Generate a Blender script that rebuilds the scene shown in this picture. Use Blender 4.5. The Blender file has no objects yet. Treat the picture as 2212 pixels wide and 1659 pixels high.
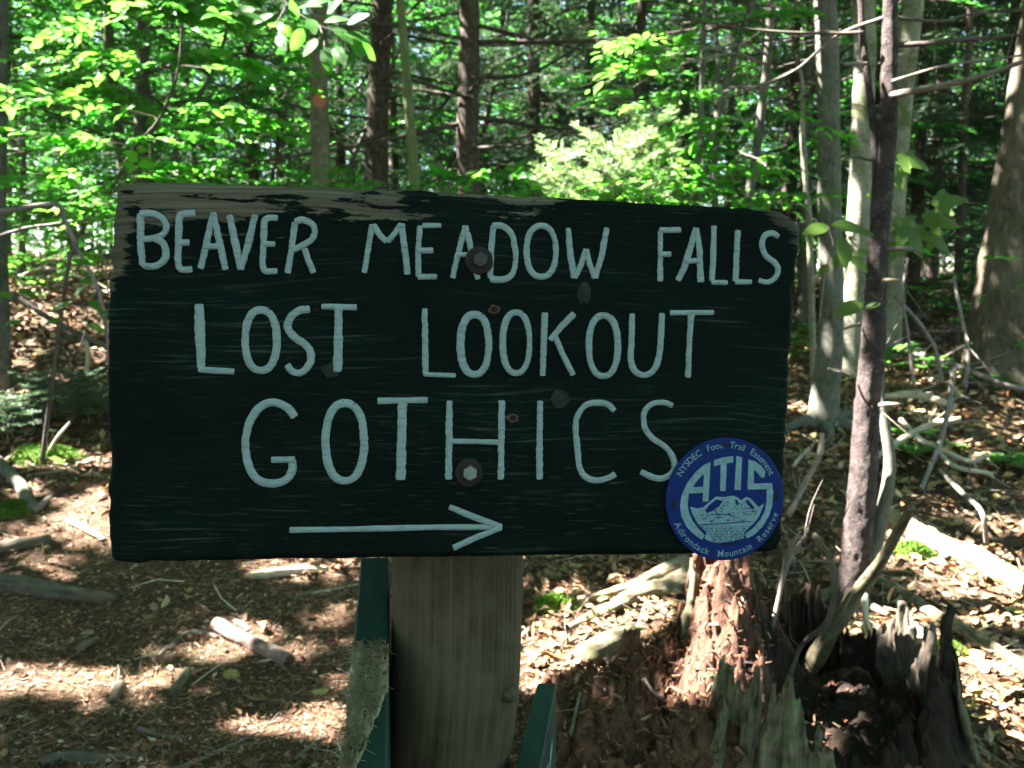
import bpy, math, random
import numpy as np
from mathutils import Vector, Matrix

rng = np.random.default_rng(11)
random.seed(5)
scn = bpy.context.scene
col = scn.collection

# ------------------------------------------------------------------ camera, sky, sun, exposure
F, CX, CY, PITCH, CZ = 1916.0, 1106.0, 829.5, math.radians(6.0), 1.25
cam_d = bpy.data.cameras.new('camera')
cam_d.sensor_fit = 'HORIZONTAL'
cam_d.lens = 4.1
cam_d.sensor_width = 2 * 4.1 * (1106.0 / F)
cam_d.clip_start, cam_d.clip_end = 0.01, 600
cam_d.dof.use_dof = True
cam_d.dof.focus_distance = 0.79
cam_d.dof.aperture_fstop = 1.7
cam = bpy.data.objects.new('camera', cam_d)
cam.location = (0, 0, CZ)
cam.rotation_euler = (math.radians(90) - PITCH, 0, 0)
col.objects.link(cam)
scn.camera = cam

SUN_EL, SUN_AZ = math.radians(52), math.radians(8)      # sun stands to the left, a little behind the sign
S = np.array([-math.cos(SUN_EL) * math.cos(SUN_AZ), math.cos(SUN_EL) * math.sin(SUN_AZ), math.sin(SUN_EL)])
world = bpy.data.worlds.new('World')
scn.world = world
world.use_nodes = True
wn = world.node_tree
sky = wn.nodes.new('ShaderNodeTexSky')
sky.sky_type = 'NISHITA'
sky.sun_disc = False
sky.sun_elevation = SUN_EL
sky.sun_rotation = math.atan2(S[0], S[1])
wn.links.new(sky.outputs[0], wn.nodes['Background'].inputs[0])
wn.nodes['Background'].inputs[1].default_value = 0.05
sl = bpy.data.lights.new('sun', 'SUN')
sl.energy = 5.0
sl.angle = math.radians(0.5)
sl.color = (1.0, 0.95, 0.87)
so = bpy.data.objects.new('sun', sl)
so.rotation_euler = Vector(S).to_track_quat('Z', 'Y').to_euler()
so.location = tuple(S * 40)
col.objects.link(so)
scn.view_settings.view_transform = 'Standard'
scn.view_settings.look = 'None'
scn.view_settings.gamma = 1.0
scn.view_settings.use_curve_mapping = False
scn.view_settings.exposure = 4.4
cy = scn.cycles
cy.max_bounces, cy.diffuse_bounces, cy.glossy_bounces, cy.transmission_bounces = 7, 4, 2, 5
cy.caustics_reflective = cy.caustics_refractive = False
cy.sample_clamp_indirect = 6.0
cy.use_denoising = True
cy.use_adaptive_sampling = True
cy.adaptive_threshold = 0.02

# ------------------------------------------------------------------ pixel helpers (2212x1659 view of the photograph)
FWD = np.array([0, math.cos(PITCH), -math.sin(PITCH)])
UP = np.array([0, math.sin(PITCH), math.cos(PITCH)])
CAM = np.array([0, 0, CZ])


def ray(x, y):
    return FWD + np.array([1.0, 0, 0]) * ((x - CX) / F) + UP * ((CY - y) / F)


def W(x, y, Y):
    d = ray(x, y)
    return CAM + d * (Y / d[1])


# ------------------------------------------------------------------ noise
def _h(ix, iy, iz, seed):
    h = (ix.astype(np.int64) * 374761393 + iy.astype(np.int64) * 668265263 + iz.astype(np.int64) * 2147483647 + seed * 1274126177) & 0xFFFFFFFF
    h = ((h ^ (h >> 13)) * 1274126177) & 0xFFFFFFFF
    h = h ^ (h >> 16)
    return (h & 0xFFFF) / 32767.5 - 1.0


def vnoise(P, seed=0):
    P = np.asarray(P, float)
    i = np.floor(P)
    f = P - i
    f = f * f * (3 - 2 * f)
    i = i.astype(np.int64)
    out = 0
    for dx in (0, 1):
        for dy in (0, 1):
            for dz in (0, 1):
                w = (f[..., 0] if dx else 1 - f[..., 0]) * (f[..., 1] if dy else 1 - f[..., 1]) * (f[..., 2] if dz else 1 - f[..., 2])
                out = out + w * _h(i[..., 0] + dx, i[..., 1] + dy, i[..., 2] + dz, seed)
    return out


def fbm(P, octv=4, seed=0):
    a, s, out = 0.5, 1.0, 0
    for k in range(octv):
        out = out + a * vnoise(np.asarray(P) * s, seed + k * 17)
        a *= 0.5
        s *= 2.03
    return out


def sstep(a, b, x):
    t = np.clip((x - a) / (b - a), 0, 1)
    return t * t * (3 - 2 * t)


def ground_z(x, y):
    x = np.asarray(x, float)
    y = np.asarray(y, float)
    t = np.clip(y - 1.8, 0, None)
    rise = 0.115 * t * sstep(-0.5, 2.5, t)
    far = 0.115 * 11.5 + 0.03 * (t - 11.5)
    k = sstep(9.0, 14.0, t)
    z = rise * (1 - k) + far * k
    z = z + 0.42 * sstep(-0.9, -3.0, x) * sstep(3.2, 7.5, y)
    z = z - 0.0016 * np.clip(t - 22, 0, 60) ** 1.6
    P = np.stack([x, y, np.zeros_like(x)], -1)
    amp = 0.35 + 0.65 * sstep(0.0, 1.0, x - 0.15 + 0.0 * y) + 0.65 * sstep(3.4, 5.5, y) * (x < 0.15)
    z = z + amp * (0.10 * vnoise(P * 0.7, 3) + 0.06 * vnoise(P * 1.9, 4)) + 0.018 * vnoise(P * 5.3, 5) + 0.007 * vnoise(P * 15, 6)
    return z


def G(x, y, up=0.0):
    """where the ray through a pixel meets the ground"""
    d = ray(x, y)
    t = np.linspace(1.2, 40, 6000)
    p = CAM + d * t[:, None]
    below = p[:, 2] < ground_z(p[:, 0], p[:, 1]) + up
    k = int(np.argmax(below)) if below.any() else 5999
    return p[k]


# ------------------------------------------------------------------ mesh helpers
class MB:
    def __init__(self):
        self.v, self.t, self.q, self.c, self.g, self.n = [], [], [], [], [], 0

    def add(self, v, tri=None, quad=None, tint=(1, 1, 1), grain=None):
        v = np.asarray(v, float).reshape(-1, 3)
        if len(v) == 0:
            return
        self.v.append(v)
        if tri is not None and len(tri):
            self.t.append(np.asarray(tri, np.int64).reshape(-1, 3) + self.n)
        if quad is not None and len(quad):
            self.q.append(np.asarray(quad, np.int64).reshape(-1, 4) + self.n)
        tint = np.asarray(tint, float)
        self.c.append(np.broadcast_to(tint, (len(v), 3)) if tint.ndim == 1 else tint)
        self.g.append(v if grain is None else np.asarray(grain, float).reshape(-1, 3))
        self.n += len(v)

    def mesh(self, name, mat, base=(0, 0, 0), smooth=True):
        me = bpy.data.meshes.new(name)
        if self.n == 0:
            return me
        v = np.concatenate(self.v) - np.asarray(base, float)
        t = np.concatenate(self.t) if self.t else np.zeros((0, 3), np.int64)
        q = np.concatenate(self.q) if self.q else np.zeros((0, 4), np.int64)
        me.vertices.add(len(v))
        me.vertices.foreach_set('co', v.astype(np.float32).ravel())
        nl = t.size + q.size
        me.loops.add(nl)
        me.loops.foreach_set('vertex_index', np.concatenate([t.ravel(), q.ravel()]).astype(np.int32))
        npol = len(t) + len(q)
        me.polygons.add(npol)
        st = np.concatenate([np.arange(len(t)) * 3, t.size + np.arange(len(q)) * 4]).astype(np.int32)
        me.polygons.foreach_set('loop_start', st)
        me.polygons.foreach_set('use_smooth', np.full(npol, smooth))
        a = me.attributes.new('tint', 'FLOAT_COLOR', 'POINT')
        c = np.concatenate(self.c)
        a.data.foreach_set('color', np.concatenate([c, np.ones((len(c), 1))], 1).astype(np.float32).ravel())
        a = me.attributes.new('grain', 'FLOAT_VECTOR', 'POINT')
        a.data.foreach_set('vector', np.concatenate(self.g).astype(np.float32).ravel())
        me.update(calc_edges=True)
        me.validate()
        me.materials.append(mat)
        return me

    def build(self, name, mat, parent=None, base=None, smooth=True):
        if base is None:
            base = np.array(parent.location) if parent is not None else np.zeros(3)
        o = bpy.data.objects.new(name, self.mesh(name, mat, base, smooth))
        col.objects.link(o)
        if parent is not None:
            o.parent = parent
        else:
            o.location = tuple(base)
        return o


def tag(o, label=None, cat=None, group=None, kind=None):
    if label:
        o['label'] = label
    if cat:
        o['category'] = cat
    if group:
        o['group'] = group
    if kind:
        o['kind'] = kind
    return o


def thing(name, label, cat, loc, group=None):
    o = bpy.data.objects.new(name, None)
    o.empty_display_size = 0.1
    o.location = tuple(float(a) for a in loc)
    col.objects.link(o)
    return tag(o, label, cat, group)


def nrm(a):
    a = np.asarray(a, float)
    return a / np.maximum(np.linalg.norm(a, axis=-1, keepdims=True), 1e-9)


def smooth_path(pts, n):
    """Catmull-Rom through the points"""
    p = np.asarray(pts, float)
    if len(p) == 2:
        return p[0] + (p[1] - p[0]) * np.linspace(0, 1, n)[:, None]
    e = np.vstack([2 * p[0] - p[1], p, 2 * p[-1] - p[-2]])
    u = np.linspace(0, len(p) - 1 - 1e-6, n)
    i = u.astype(int)
    f = (u - i)[:, None]
    a, b, c, d = e[i], e[i + 1], e[i + 2], e[i + 3]
    return 0.5 * (2 * b + (c - a) * f + (2 * a - 5 * b + 4 * c - d) * f ** 2 + (3 * b - a - 3 * c + d) * f ** 3)


def tube(mb, pts, rad, seg=8, wob=0.0, freq=12.0, tint=(1, 1, 1), cap=True, seed=0, squash=1.0, steps=None):
    pts = np.asarray(pts, float)
    if steps:
        rr = np.interp(np.linspace(0, 1, steps), np.linspace(0, 1, len(pts)), np.broadcast_to(rad, len(pts)))
        pts = smooth_path(pts, steps)
    else:
        rr = np.broadcast_to(np.asarray(rad, float), len(pts)).copy()
    n = len(pts)
    T = nrm(np.gradient(pts, axis=0))
    ref = np.array([0, 0, 1.0]) if abs(T[0, 2]) < 0.8 else np.array([1.0, 0, 0])
    u = nrm(np.cross(ref, T[0]))
    U, V = [], []
    for k in range(n):
        u = nrm(u - T[k] * np.dot(u, T[k]))
        U.append(u)
        V.append(np.cross(T[k], u))
    U, V = np.array(U), np.array(V)
    th = np.arange(seg) * 2 * math.pi / seg
    ring = U[:, None] * np.cos(th)[None, :, None] + V[:, None] * (squash * np.sin(th))[None, :, None]
    R = rr[:, None].repeat(seg, 1)
    L = np.concatenate([[0], np.cumsum(np.linalg.norm(np.diff(pts, axis=0), axis=1))])
    gr = np.stack([np.cos(th)[None] * R, np.sin(th)[None] * R, L[:, None].repeat(seg, 1)], -1)
    if wob:
        R = R * (1 + wob * fbm(np.stack([gr[..., 0] * freq, gr[..., 1] * freq, gr[..., 2] * freq * 0.45 + seed * 7.7], -1), 3, seed) * 2)
    P = pts[:, None] + ring * R[..., None]
    a = np.arange(n - 1)[:, None] * seg + np.arange(seg)[None]
    b = np.arange(n - 1)[:, None] * seg + (np.arange(seg)[None] + 1) % seg
    quad = np.stack([a, b, b + seg, a + seg], -1).reshape(-1, 4)
    vv = P.reshape(-1, 3)
    gg = gr.reshape(-1, 3)
    tri = []
    if cap:
        vv = np.vstack([vv, pts[0], pts[-1]])
        gg = np.vstack([gg, [0, 0, 0], [0, 0, L[-1]]])
        c0, c1 = n * seg, n * seg + 1
        for k in range(seg):
            k2 = (k + 1) % seg
            tri.append((c0, k2, k))
            tri.append((c1, (n - 1) * seg + k, (n - 1) * seg + k2))
    mb.add(vv, tri, quad, tint, gg)


def prisms(mb, A, B, ra, rb, tint=(1, 1, 1)):
    """many thin three-sided sticks at once"""
    A, B = np.asarray(A, float), np.asarray(B, float)
    n = len(A)
    if n == 0:
        return
    T = nrm(B - A)
    ref = np.where(np.abs(T[:, 2:3]) < 0.8, np.array([[0, 0, 1.0]]), np.array([[1.0, 0, 0]]))
    U = nrm(np.cross(ref, T))
    V = np.cross(T, U)
    ra = np.broadcast_to(ra, n)[:, None]
    rb = np.broadcast_to(rb, n)[:, None]
    vs = []
    for P, r in ((A, ra), (B, rb)):
        for k in range(3):
            th = k * 2 * math.pi / 3
            vs.append(P + r * (U * math.cos(th) + V * math.sin(th)))
    v = np.stack(vs, 1).reshape(-1, 3)
    o = (np.arange(n) * 6)[:, None, None]
    quad = (o + np.array([[0, 1, 4, 3], [1, 2, 5, 4], [2, 0, 3, 5]])[None]).reshape(-1, 4)
    tt = np.asarray(tint, float)
    if tt.ndim == 2:
        tt = np.repeat(tt, 6, 0)
    mb.add(v, None, quad, tt)


LEAF0 = (np.array([[0, 0, 0], [.42, .27, .05], [1, 0, -.1], [.42, -.27, .05]]), [[0, 1, 2], [0, 2, 3]], [])
LEAF1 = (np.array([[0, 0, 0], [.2, .19, .03], [.5, .27, .05], [.8, .14, .0], [1, 0, -.14], [.8, -.14, .0], [.5, -.27, .05], [.2, -.19, .03], [.25, 0, -.02], [.55, 0, -.03], [.8, 0, -.07]]),
         [[0, 1, 8], [0, 8, 7], [3, 4, 10], [10, 4, 5]], [[1, 2, 9, 8], [8, 9, 6, 7], [2, 3, 10, 9], [9, 10, 5, 6]])
NEED = (np.array([[0, .06, 0], [0, -.06, 0], [1, 0, .02]]), [[0, 1, 2]], [])


def leaves(mb, P, D, N, size, width=1.0, tint=(1, 1, 1), tpl=LEAF0, curl=1.0):
    P = np.asarray(P, float).reshape(-1, 3)
    n = len(P)
    if n == 0:
        return
    D = nrm(np.asarray(D, float).reshape(-1, 3))
    N = np.asarray(N, float).reshape(-1, 3)
    N = nrm(N - D * (N * D).sum(1, keepdims=True))
    B = np.cross(N, D)
    tv, tt, tq = tpl
    size = np.broadcast_to(size, n)[:, None, None]
    curl = np.broadcast_to(curl, n)[:, None, None]
    v = P[:, None] + size * (tv[None, :, 0:1] * D[:, None] + width * tv[None, :, 1:2] * B[:, None] + curl * tv[None, :, 2:3] * N[:, None])
    k = len(tv)
    o = (np.arange(n) * k)[:, None, None]
    tri = (o + np.asarray(tt)[None]).reshape(-1, 3) if len(tt) else None
    quad = (o + np.asarray(tq)[None]).reshape(-1, 4) if len(tq) else None
    c = np.asarray(tint, float)
    if c.ndim == 2:
        c = np.repeat(c, k, 0)
    gr = np.broadcast_to(tv[None], (n, k, 3)).reshape(-1, 3)
    mb.add(v.reshape(-1, 3), tri, quad, c, gr)


# ------------------------------------------------------------------ materials
def mat_new(name):
    m = bpy.data.materials.new(name)
    m.use_nodes = True
    nt = m.node_tree
    return m, nt, nt.nodes['Principled BSDF'], nt.nodes['Material Output']


def nd(nt, typ, **kw):
    n = nt.nodes.new(typ)
    for k, v in kw.items():
        if isinstance(k, str) and hasattr(n, k):
            setattr(n, k, v)
        else:
            n.inputs[k].default_value = v
    return n


def noise_node(nt, vec, scale, detail=4.0, rough=0.6, dist=0.0):
    n = nt.nodes.new('ShaderNodeTexNoise')
    n.inputs['Scale'].default_value = scale
    n.inputs['Detail'].default_value = detail
    n.inputs['Roughness'].default_value = rough
    n.inputs['Distortion'].default_value = dist
    nt.links.new(vec, n.inputs['Vector'])
    return n.outputs['Fac']


def ramp(nt, fac, stops):
    r = nt.nodes.new('ShaderNodeValToRGB')
    e = r.color_ramp.elements
    while len(e) > 1:
        e.remove(e[-1])
    for i, (p, c) in enumerate(stops):
        el = e[0] if i == 0 else e.new(p)
        el.position = p
        el.color = (*c, 1) if len(c) == 3 else c
    nt.links.new(fac, r.inputs[0])
    return r.outputs[0]


def mapping(nt, vec, scale):
    m = nt.nodes.new('ShaderNodeMapping')
    m.inputs['Scale'].default_value = scale
    nt.links.new(vec, m.inputs['Vector'])
    return m.outputs[0]


def attr(nt, name, out='Vector'):
    a = nt.nodes.new('ShaderNodeAttribute')
    a.attribute_name = name
    return a.outputs[out]


def mixc(nt, fac, a, b, mode='MIX'):
    m = nt.nodes.new('ShaderNodeMix')
    m.data_type = 'RGBA'
    m.blend_type = mode
    for i, x in ((0, fac), (6, a), (7, b)):
        if isinstance(x, (int, float)):
            m.inputs[i].default_value = x
        elif isinstance(x, tuple):
            m.inputs[i].default_value = (*x, 1)
        else:
            nt.links.new(x, m.inputs[i])
    return m.outputs[2]


def math_n(nt, op, a, b=None, clamp=False):
    m = nt.nodes.new('ShaderNodeMath')
    m.operation = op
    m.use_clamp = clamp
    for i, x in enumerate((a, b)):
        if x is None:
            continue
        if isinstance(x, (int, float)):
            m.inputs[i].default_value = x
        else:
            nt.links.new(x, m.inputs[i])
    return m.outputs[0]


def maprange(nt, x, a, b, c=0.0, d=1.0):
    m = nt.nodes.new('ShaderNodeMapRange')
    nt.links.new(x, m.inputs[0])
    for i, v in enumerate((a, b, c, d)):
        m.inputs[i + 1].default_value = v
    return m.outputs[0]


def bump(nt, bsdf, h, strength, dist):
    b = nt.nodes.new('ShaderNodeBump')
    b.inputs['Strength'].default_value = strength
    b.inputs['Distance'].default_value = dist
    nt.links.new(h, b.inputs['Height'])
    nt.links.new(b.outputs[0], bsdf.inputs['Normal'])


def wood_mat(name, dark, mid, light, sc=60.0, stretch=0.12, bstr=0.6, bdist=0.004, rough=0.85, moss=None, mossk=0.55, spots=None, tintmul=False):
    """bark or wood with its fibres along the stem ('grain' attribute)"""
    m, nt, b, out = mat_new(name)
    g = attr(nt, 'grain')
    v = mapping(nt, g, (1, 1, stretch))
    n1 = noise_node(nt, v, sc, 6, 0.65, 0.3)
    n2 = noise_node(nt, g, sc * 0.18, 3, 0.5)
    c = ramp(nt, n1, [(0.3, dark), (0.52, mid), (0.75, light)])
    c = mixc(nt, maprange(nt, n2, 0.35, 0.7), c, mixc(nt, 0.6, c, light), 'MIX')
    if spots:
        n4 = noise_node(nt, g, sc * 0.3, 4, 0.6, 0.5)
        c = mixc(nt, maprange(nt, n4, 0.58, 0.66), c, spots)
    if moss:
        n3 = noise_node(nt, g, sc * 0.12, 5, 0.65)
        c = mixc(nt, maprange(nt, n3, mossk, mossk + 0.12), c, moss)
    if tintmul:
        c = mixc(nt, 1.0, c, attr(nt, 'tint', 'Color'), 'MULTIPLY')
    nt.links.new(c, b.inputs['Base Color'])
    b.inputs['Roughness'].default_value = rough
    b.inputs['Specular IOR Level'].default_value = 0.25
    bump(nt, b, n1, bstr, bdist)
    return m


def leaf_mat(name, top, trans, tr=0.5, rough=0.42, spec=0.4, veins=False):
    m, nt, b, out = mat_new(name)
    tint = attr(nt, 'tint', 'Color')
    g = attr(nt, 'grain')
    c = mixc(nt, 1.0, top, tint, 'MULTIPLY')
    tcol = mixc(nt, 1.0, trans, tint, 'MULTIPLY')
    if veins:
        w = nt.nodes.new('ShaderNodeTexWave')
        w.inputs['Scale'].default_value = 3.2
        w.inputs['Distortion'].default_value = 0.6
        sep = nt.nodes.new('ShaderNodeSeparateXYZ')
        nt.links.new(g, sep.inputs[0])
        ab = math_n(nt, 'ABSOLUTE', sep.outputs[1])
        k = math_n(nt, 'SUBTRACT', sep.outputs[0], math_n(nt, 'MULTIPLY', ab, 0.8))
        cb = nt.nodes.new('ShaderNodeCombineXYZ')
        nt.links.new(k, cb.inputs[0])
        nt.links.new(cb.outputs[0], w.inputs['Vector'])
        vein = maprange(nt, w.outputs['Fac'], 0.0, 0.25, 0.72, 1.0)
        c = mixc(nt, 1.0, c, vein, 'MULTIPLY')
        tcol = mixc(nt, 1.0, tcol, vein, 'MULTIPLY')
        bump(nt, b, w.outputs['Fac'], 0.4, 0.002)
    nt.links.new(c, b.inputs['Base Color'])
    b.inputs['Roughness'].default_value = rough
    b.inputs['Specular IOR Level'].default_value = spec
    tb = nt.nodes.new('ShaderNodeBsdfTranslucent')
    nt.links.new(tcol, tb.inputs['Color'])
    mx = nt.nodes.new('ShaderNodeMixShader')
    mx.inputs[0].default_value = tr
    nt.links.new(b.outputs[0], mx.inputs[1])
    nt.links.new(tb.outputs[0], mx.inputs[2])
    nt.links.new(mx.outputs[0], out.inputs['Surface'])
    return m


def tint_mat(name, rough=0.8, spec=0.3, grain_sc=None, bstr=0.3):
    m, nt, b, out = mat_new(name)
    c = attr(nt, 'tint', 'Color')
    tc = nt.nodes.new('ShaderNodeTexCoord')
    n = noise_node(nt, tc.outputs['Object'], grain_sc or 90, 4, 0.65)
    c = mixc(nt, 1.0, c, ramp(nt, n, [(0.25, (.55, .55, .55)), (0.7, (1.25, 1.2, 1.15))]), 'MULTIPLY')
    nt.links.new(c, b.inputs['Base Color'])
    b.inputs['Roughness'].default_value = rough
    b.inputs['Specular IOR Level'].default_value = spec
    bump(nt, b, n, bstr, 0.004)
    return m


def plain_mat(name, c, rough=0.6, metal=0.0, spec=0.4):
    m, nt, b, out = mat_new(name)
    tc = nt.nodes.new('ShaderNodeTexCoord')
    n = noise_node(nt, tc.outputs['Object'], 220, 5, 0.6)
    cc = ramp(nt, n, [(0.3, tuple(x * 0.75 for x in c)), (0.7, tuple(min(1, x * 1.15) for x in c))])
    nt.links.new(cc, b.inputs['Base Color'])
    b.inputs['Roughness'].default_value = rough
    b.inputs['Metallic'].default_value = metal
    b.inputs['Specular IOR Level'].default_value = spec
    bump(nt, b, n, 0.15, 0.001)
    return m


M = {}
M['spruce_bark'] = wood_mat('spruce_bark', (.018, .012, .010), (.055, .038, .032), (.13, .10, .085), 90, 0.5, 1.0, 0.006, spots=(.16, .15, .13))
M['dark_bark'] = wood_mat('dark_bark', (.008, .006, .006), (.028, .019, .018), (.095, .072, .070), 130, 0.9, 1.0, 0.010, spots=(.10, .082, .08))
M['beech_bark'] = wood_mat('beech_bark', (.07, .065, .04), (.13, .12, .075), (.20, .19, .13), 40, 0.6, 0.4, 0.004, spots=(.19, .21, .13))
M['brown_bark'] = wood_mat('brown_bark', (.022, .017, .012), (.075, .060, .043), (.15, .125, .095), 40, 0.35, 1.0, 0.012, moss=(.06, .075, .03), mossk=0.6)
M['maple_bark'] = wood_mat('maple_bark', (.07, .085, .035), (.11, .13, .055), (.17, .19, .10), 40, 0.2, 0.3, 0.003)
M['grey_bark'] = wood_mat('grey_bark', (.034, .030, .025), (.082, .078, .064), (.155, .155, .13), 45, 0.5, 0.7, 0.004, moss=(.07, .10, .035), mossk=0.56)
M['birch_bark'] = wood_mat('birch_bark', (.06, .052, .034), (.17, .165, .12), (.32, .31, .25), 36, 1.6, 0.6, 0.006, moss=(.10, .12, .05), mossk=0.52)
M['twig'] = wood_mat('twig', (.05, .04, .035), (.14, .115, .10), (.27, .24, .22), 90, 0.3, 0.5, 0.003)
M['twig_dark'] = wood_mat('twig_dark', (.02, .015, .012), (.06, .045, .038), (.12, .10, .09), 90, 0.3, 0.5, 0.003)
M['pale_wood'] = wood_mat('pale_wood', (.16, .12, .085), (.34, .28, .21), (.52, .46, .37), 90, 0.08, 0.8, 0.005)
M['mossy_wood'] = wood_mat('mossy_wood', (.06, .042, .027), (.17, .13, .08), (.36, .30, .20), 70, 0.1, 0.9, 0.007, moss=(.09, .16, .03), mossk=0.52)
M['rot_wood'] = wood_mat('rot_wood', (.009, .004, .003), (.046, .019, .012), (.17, .085, .052), 90, 0.35, 1.0, 0.010)
M['slab_wood'] = wood_mat('slab_wood', (.018, .014, .009), (.085, .070, .044), (.25, .22, .14), 170, 0.06, 1.0, 0.008, moss=(.10, .14, .05), mossk=0.54)
M['hollow'] = wood_mat('hollow', (.004, .0028, .002), (.013, .008, .006), (.04, .024, .015), 50, 0.3, 1.0, 0.010)  # stump hollow: its shade put into a near-black wood colour
M['root'] = wood_mat('root', (.03, .025, .02), (.075, .06, .045), (.15, .125, .10), 60, 0.2, 0.8, 0.006)
M['post_wood'] = wood_mat('post_wood', (.022, .0175, .010), (.052, .042, .024), (.092, .077, .046), 210, 0.02, 0.5, 0.003, rough=0.75)
M['beech_leaf'] = leaf_mat('beech_leaf', (.040, .13, .028), (.085, .36, .045), 0.5)
M['canopy_leaf'] = leaf_mat('canopy_leaf', (.045, .12, .028), (.09, .26, .03), 0.3)
M['near_leaf'] = leaf_mat('near_leaf', (.048, .155, .026), (.125, .45, .04), 0.58, veins=True)
M['maple_leaf'] = leaf_mat('maple_leaf', (.065, .125, .02), (.13, .25, .03), 0.5, veins=True)
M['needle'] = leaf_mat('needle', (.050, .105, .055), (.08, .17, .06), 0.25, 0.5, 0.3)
M['sunlit_fir_needle'] = leaf_mat('sunlit_fir_needle', (.28, .40, .20), (.28, .42, .15), 0.3, 0.4, 0.5)  # glare of the sun on the firs put into a pale needle colour
M['fern'] = leaf_mat('fern', (.06, .16, .035), (.16, .36, .05), 0.45)
M['litter'] = tint_mat('litter', 0.7, 0.35, 60)
M['chips'] = tint_mat('chips', 0.7, 0.35, 140)
M['moss'] = tint_mat('moss', 0.95, 0.1, 160, 0.6)


def ground_mat():
    m, nt, b, out = mat_new('forest_floor')
    tc = nt.nodes.new('ShaderNodeTexCoord')
    v = tc.outputs['Object']
    n1 = noise_node(nt, v, 55, 6, 0.7)
    n2 = noise_node(nt, v, 9, 5, 0.65)
    n3 = noise_node(nt, v, 1.3, 4, 0.6)
    c = ramp(nt, n1, [(0.3, (.020, .012, .008)), (0.5, (.065, .038, .022)), (0.68, (.14, .088, .055)), (0.8, (.24, .17, .11))])
    c = mixc(nt, maprange(nt, n2, 0.42, 0.68, 0.0, 0.6), c, mixc(nt, n1, (.035, .022, .013), (.11, .07, .04)))
    c = mixc(nt, maprange(nt, n3, 0.56, 0.7, 0.0, 0.55), c, (.045, .06, .018))
    nt.links.new(c, b.inputs['Base Color'])
    b.inputs['Roughness'].default_value = 0.9
    b.inputs['Specular IOR Level'].default_value = 0.2
    bump(nt, b, math_n(nt, 'ADD', n1, n2), 0.9, 0.02)
    return m


M['ground'] = ground_mat()


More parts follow.
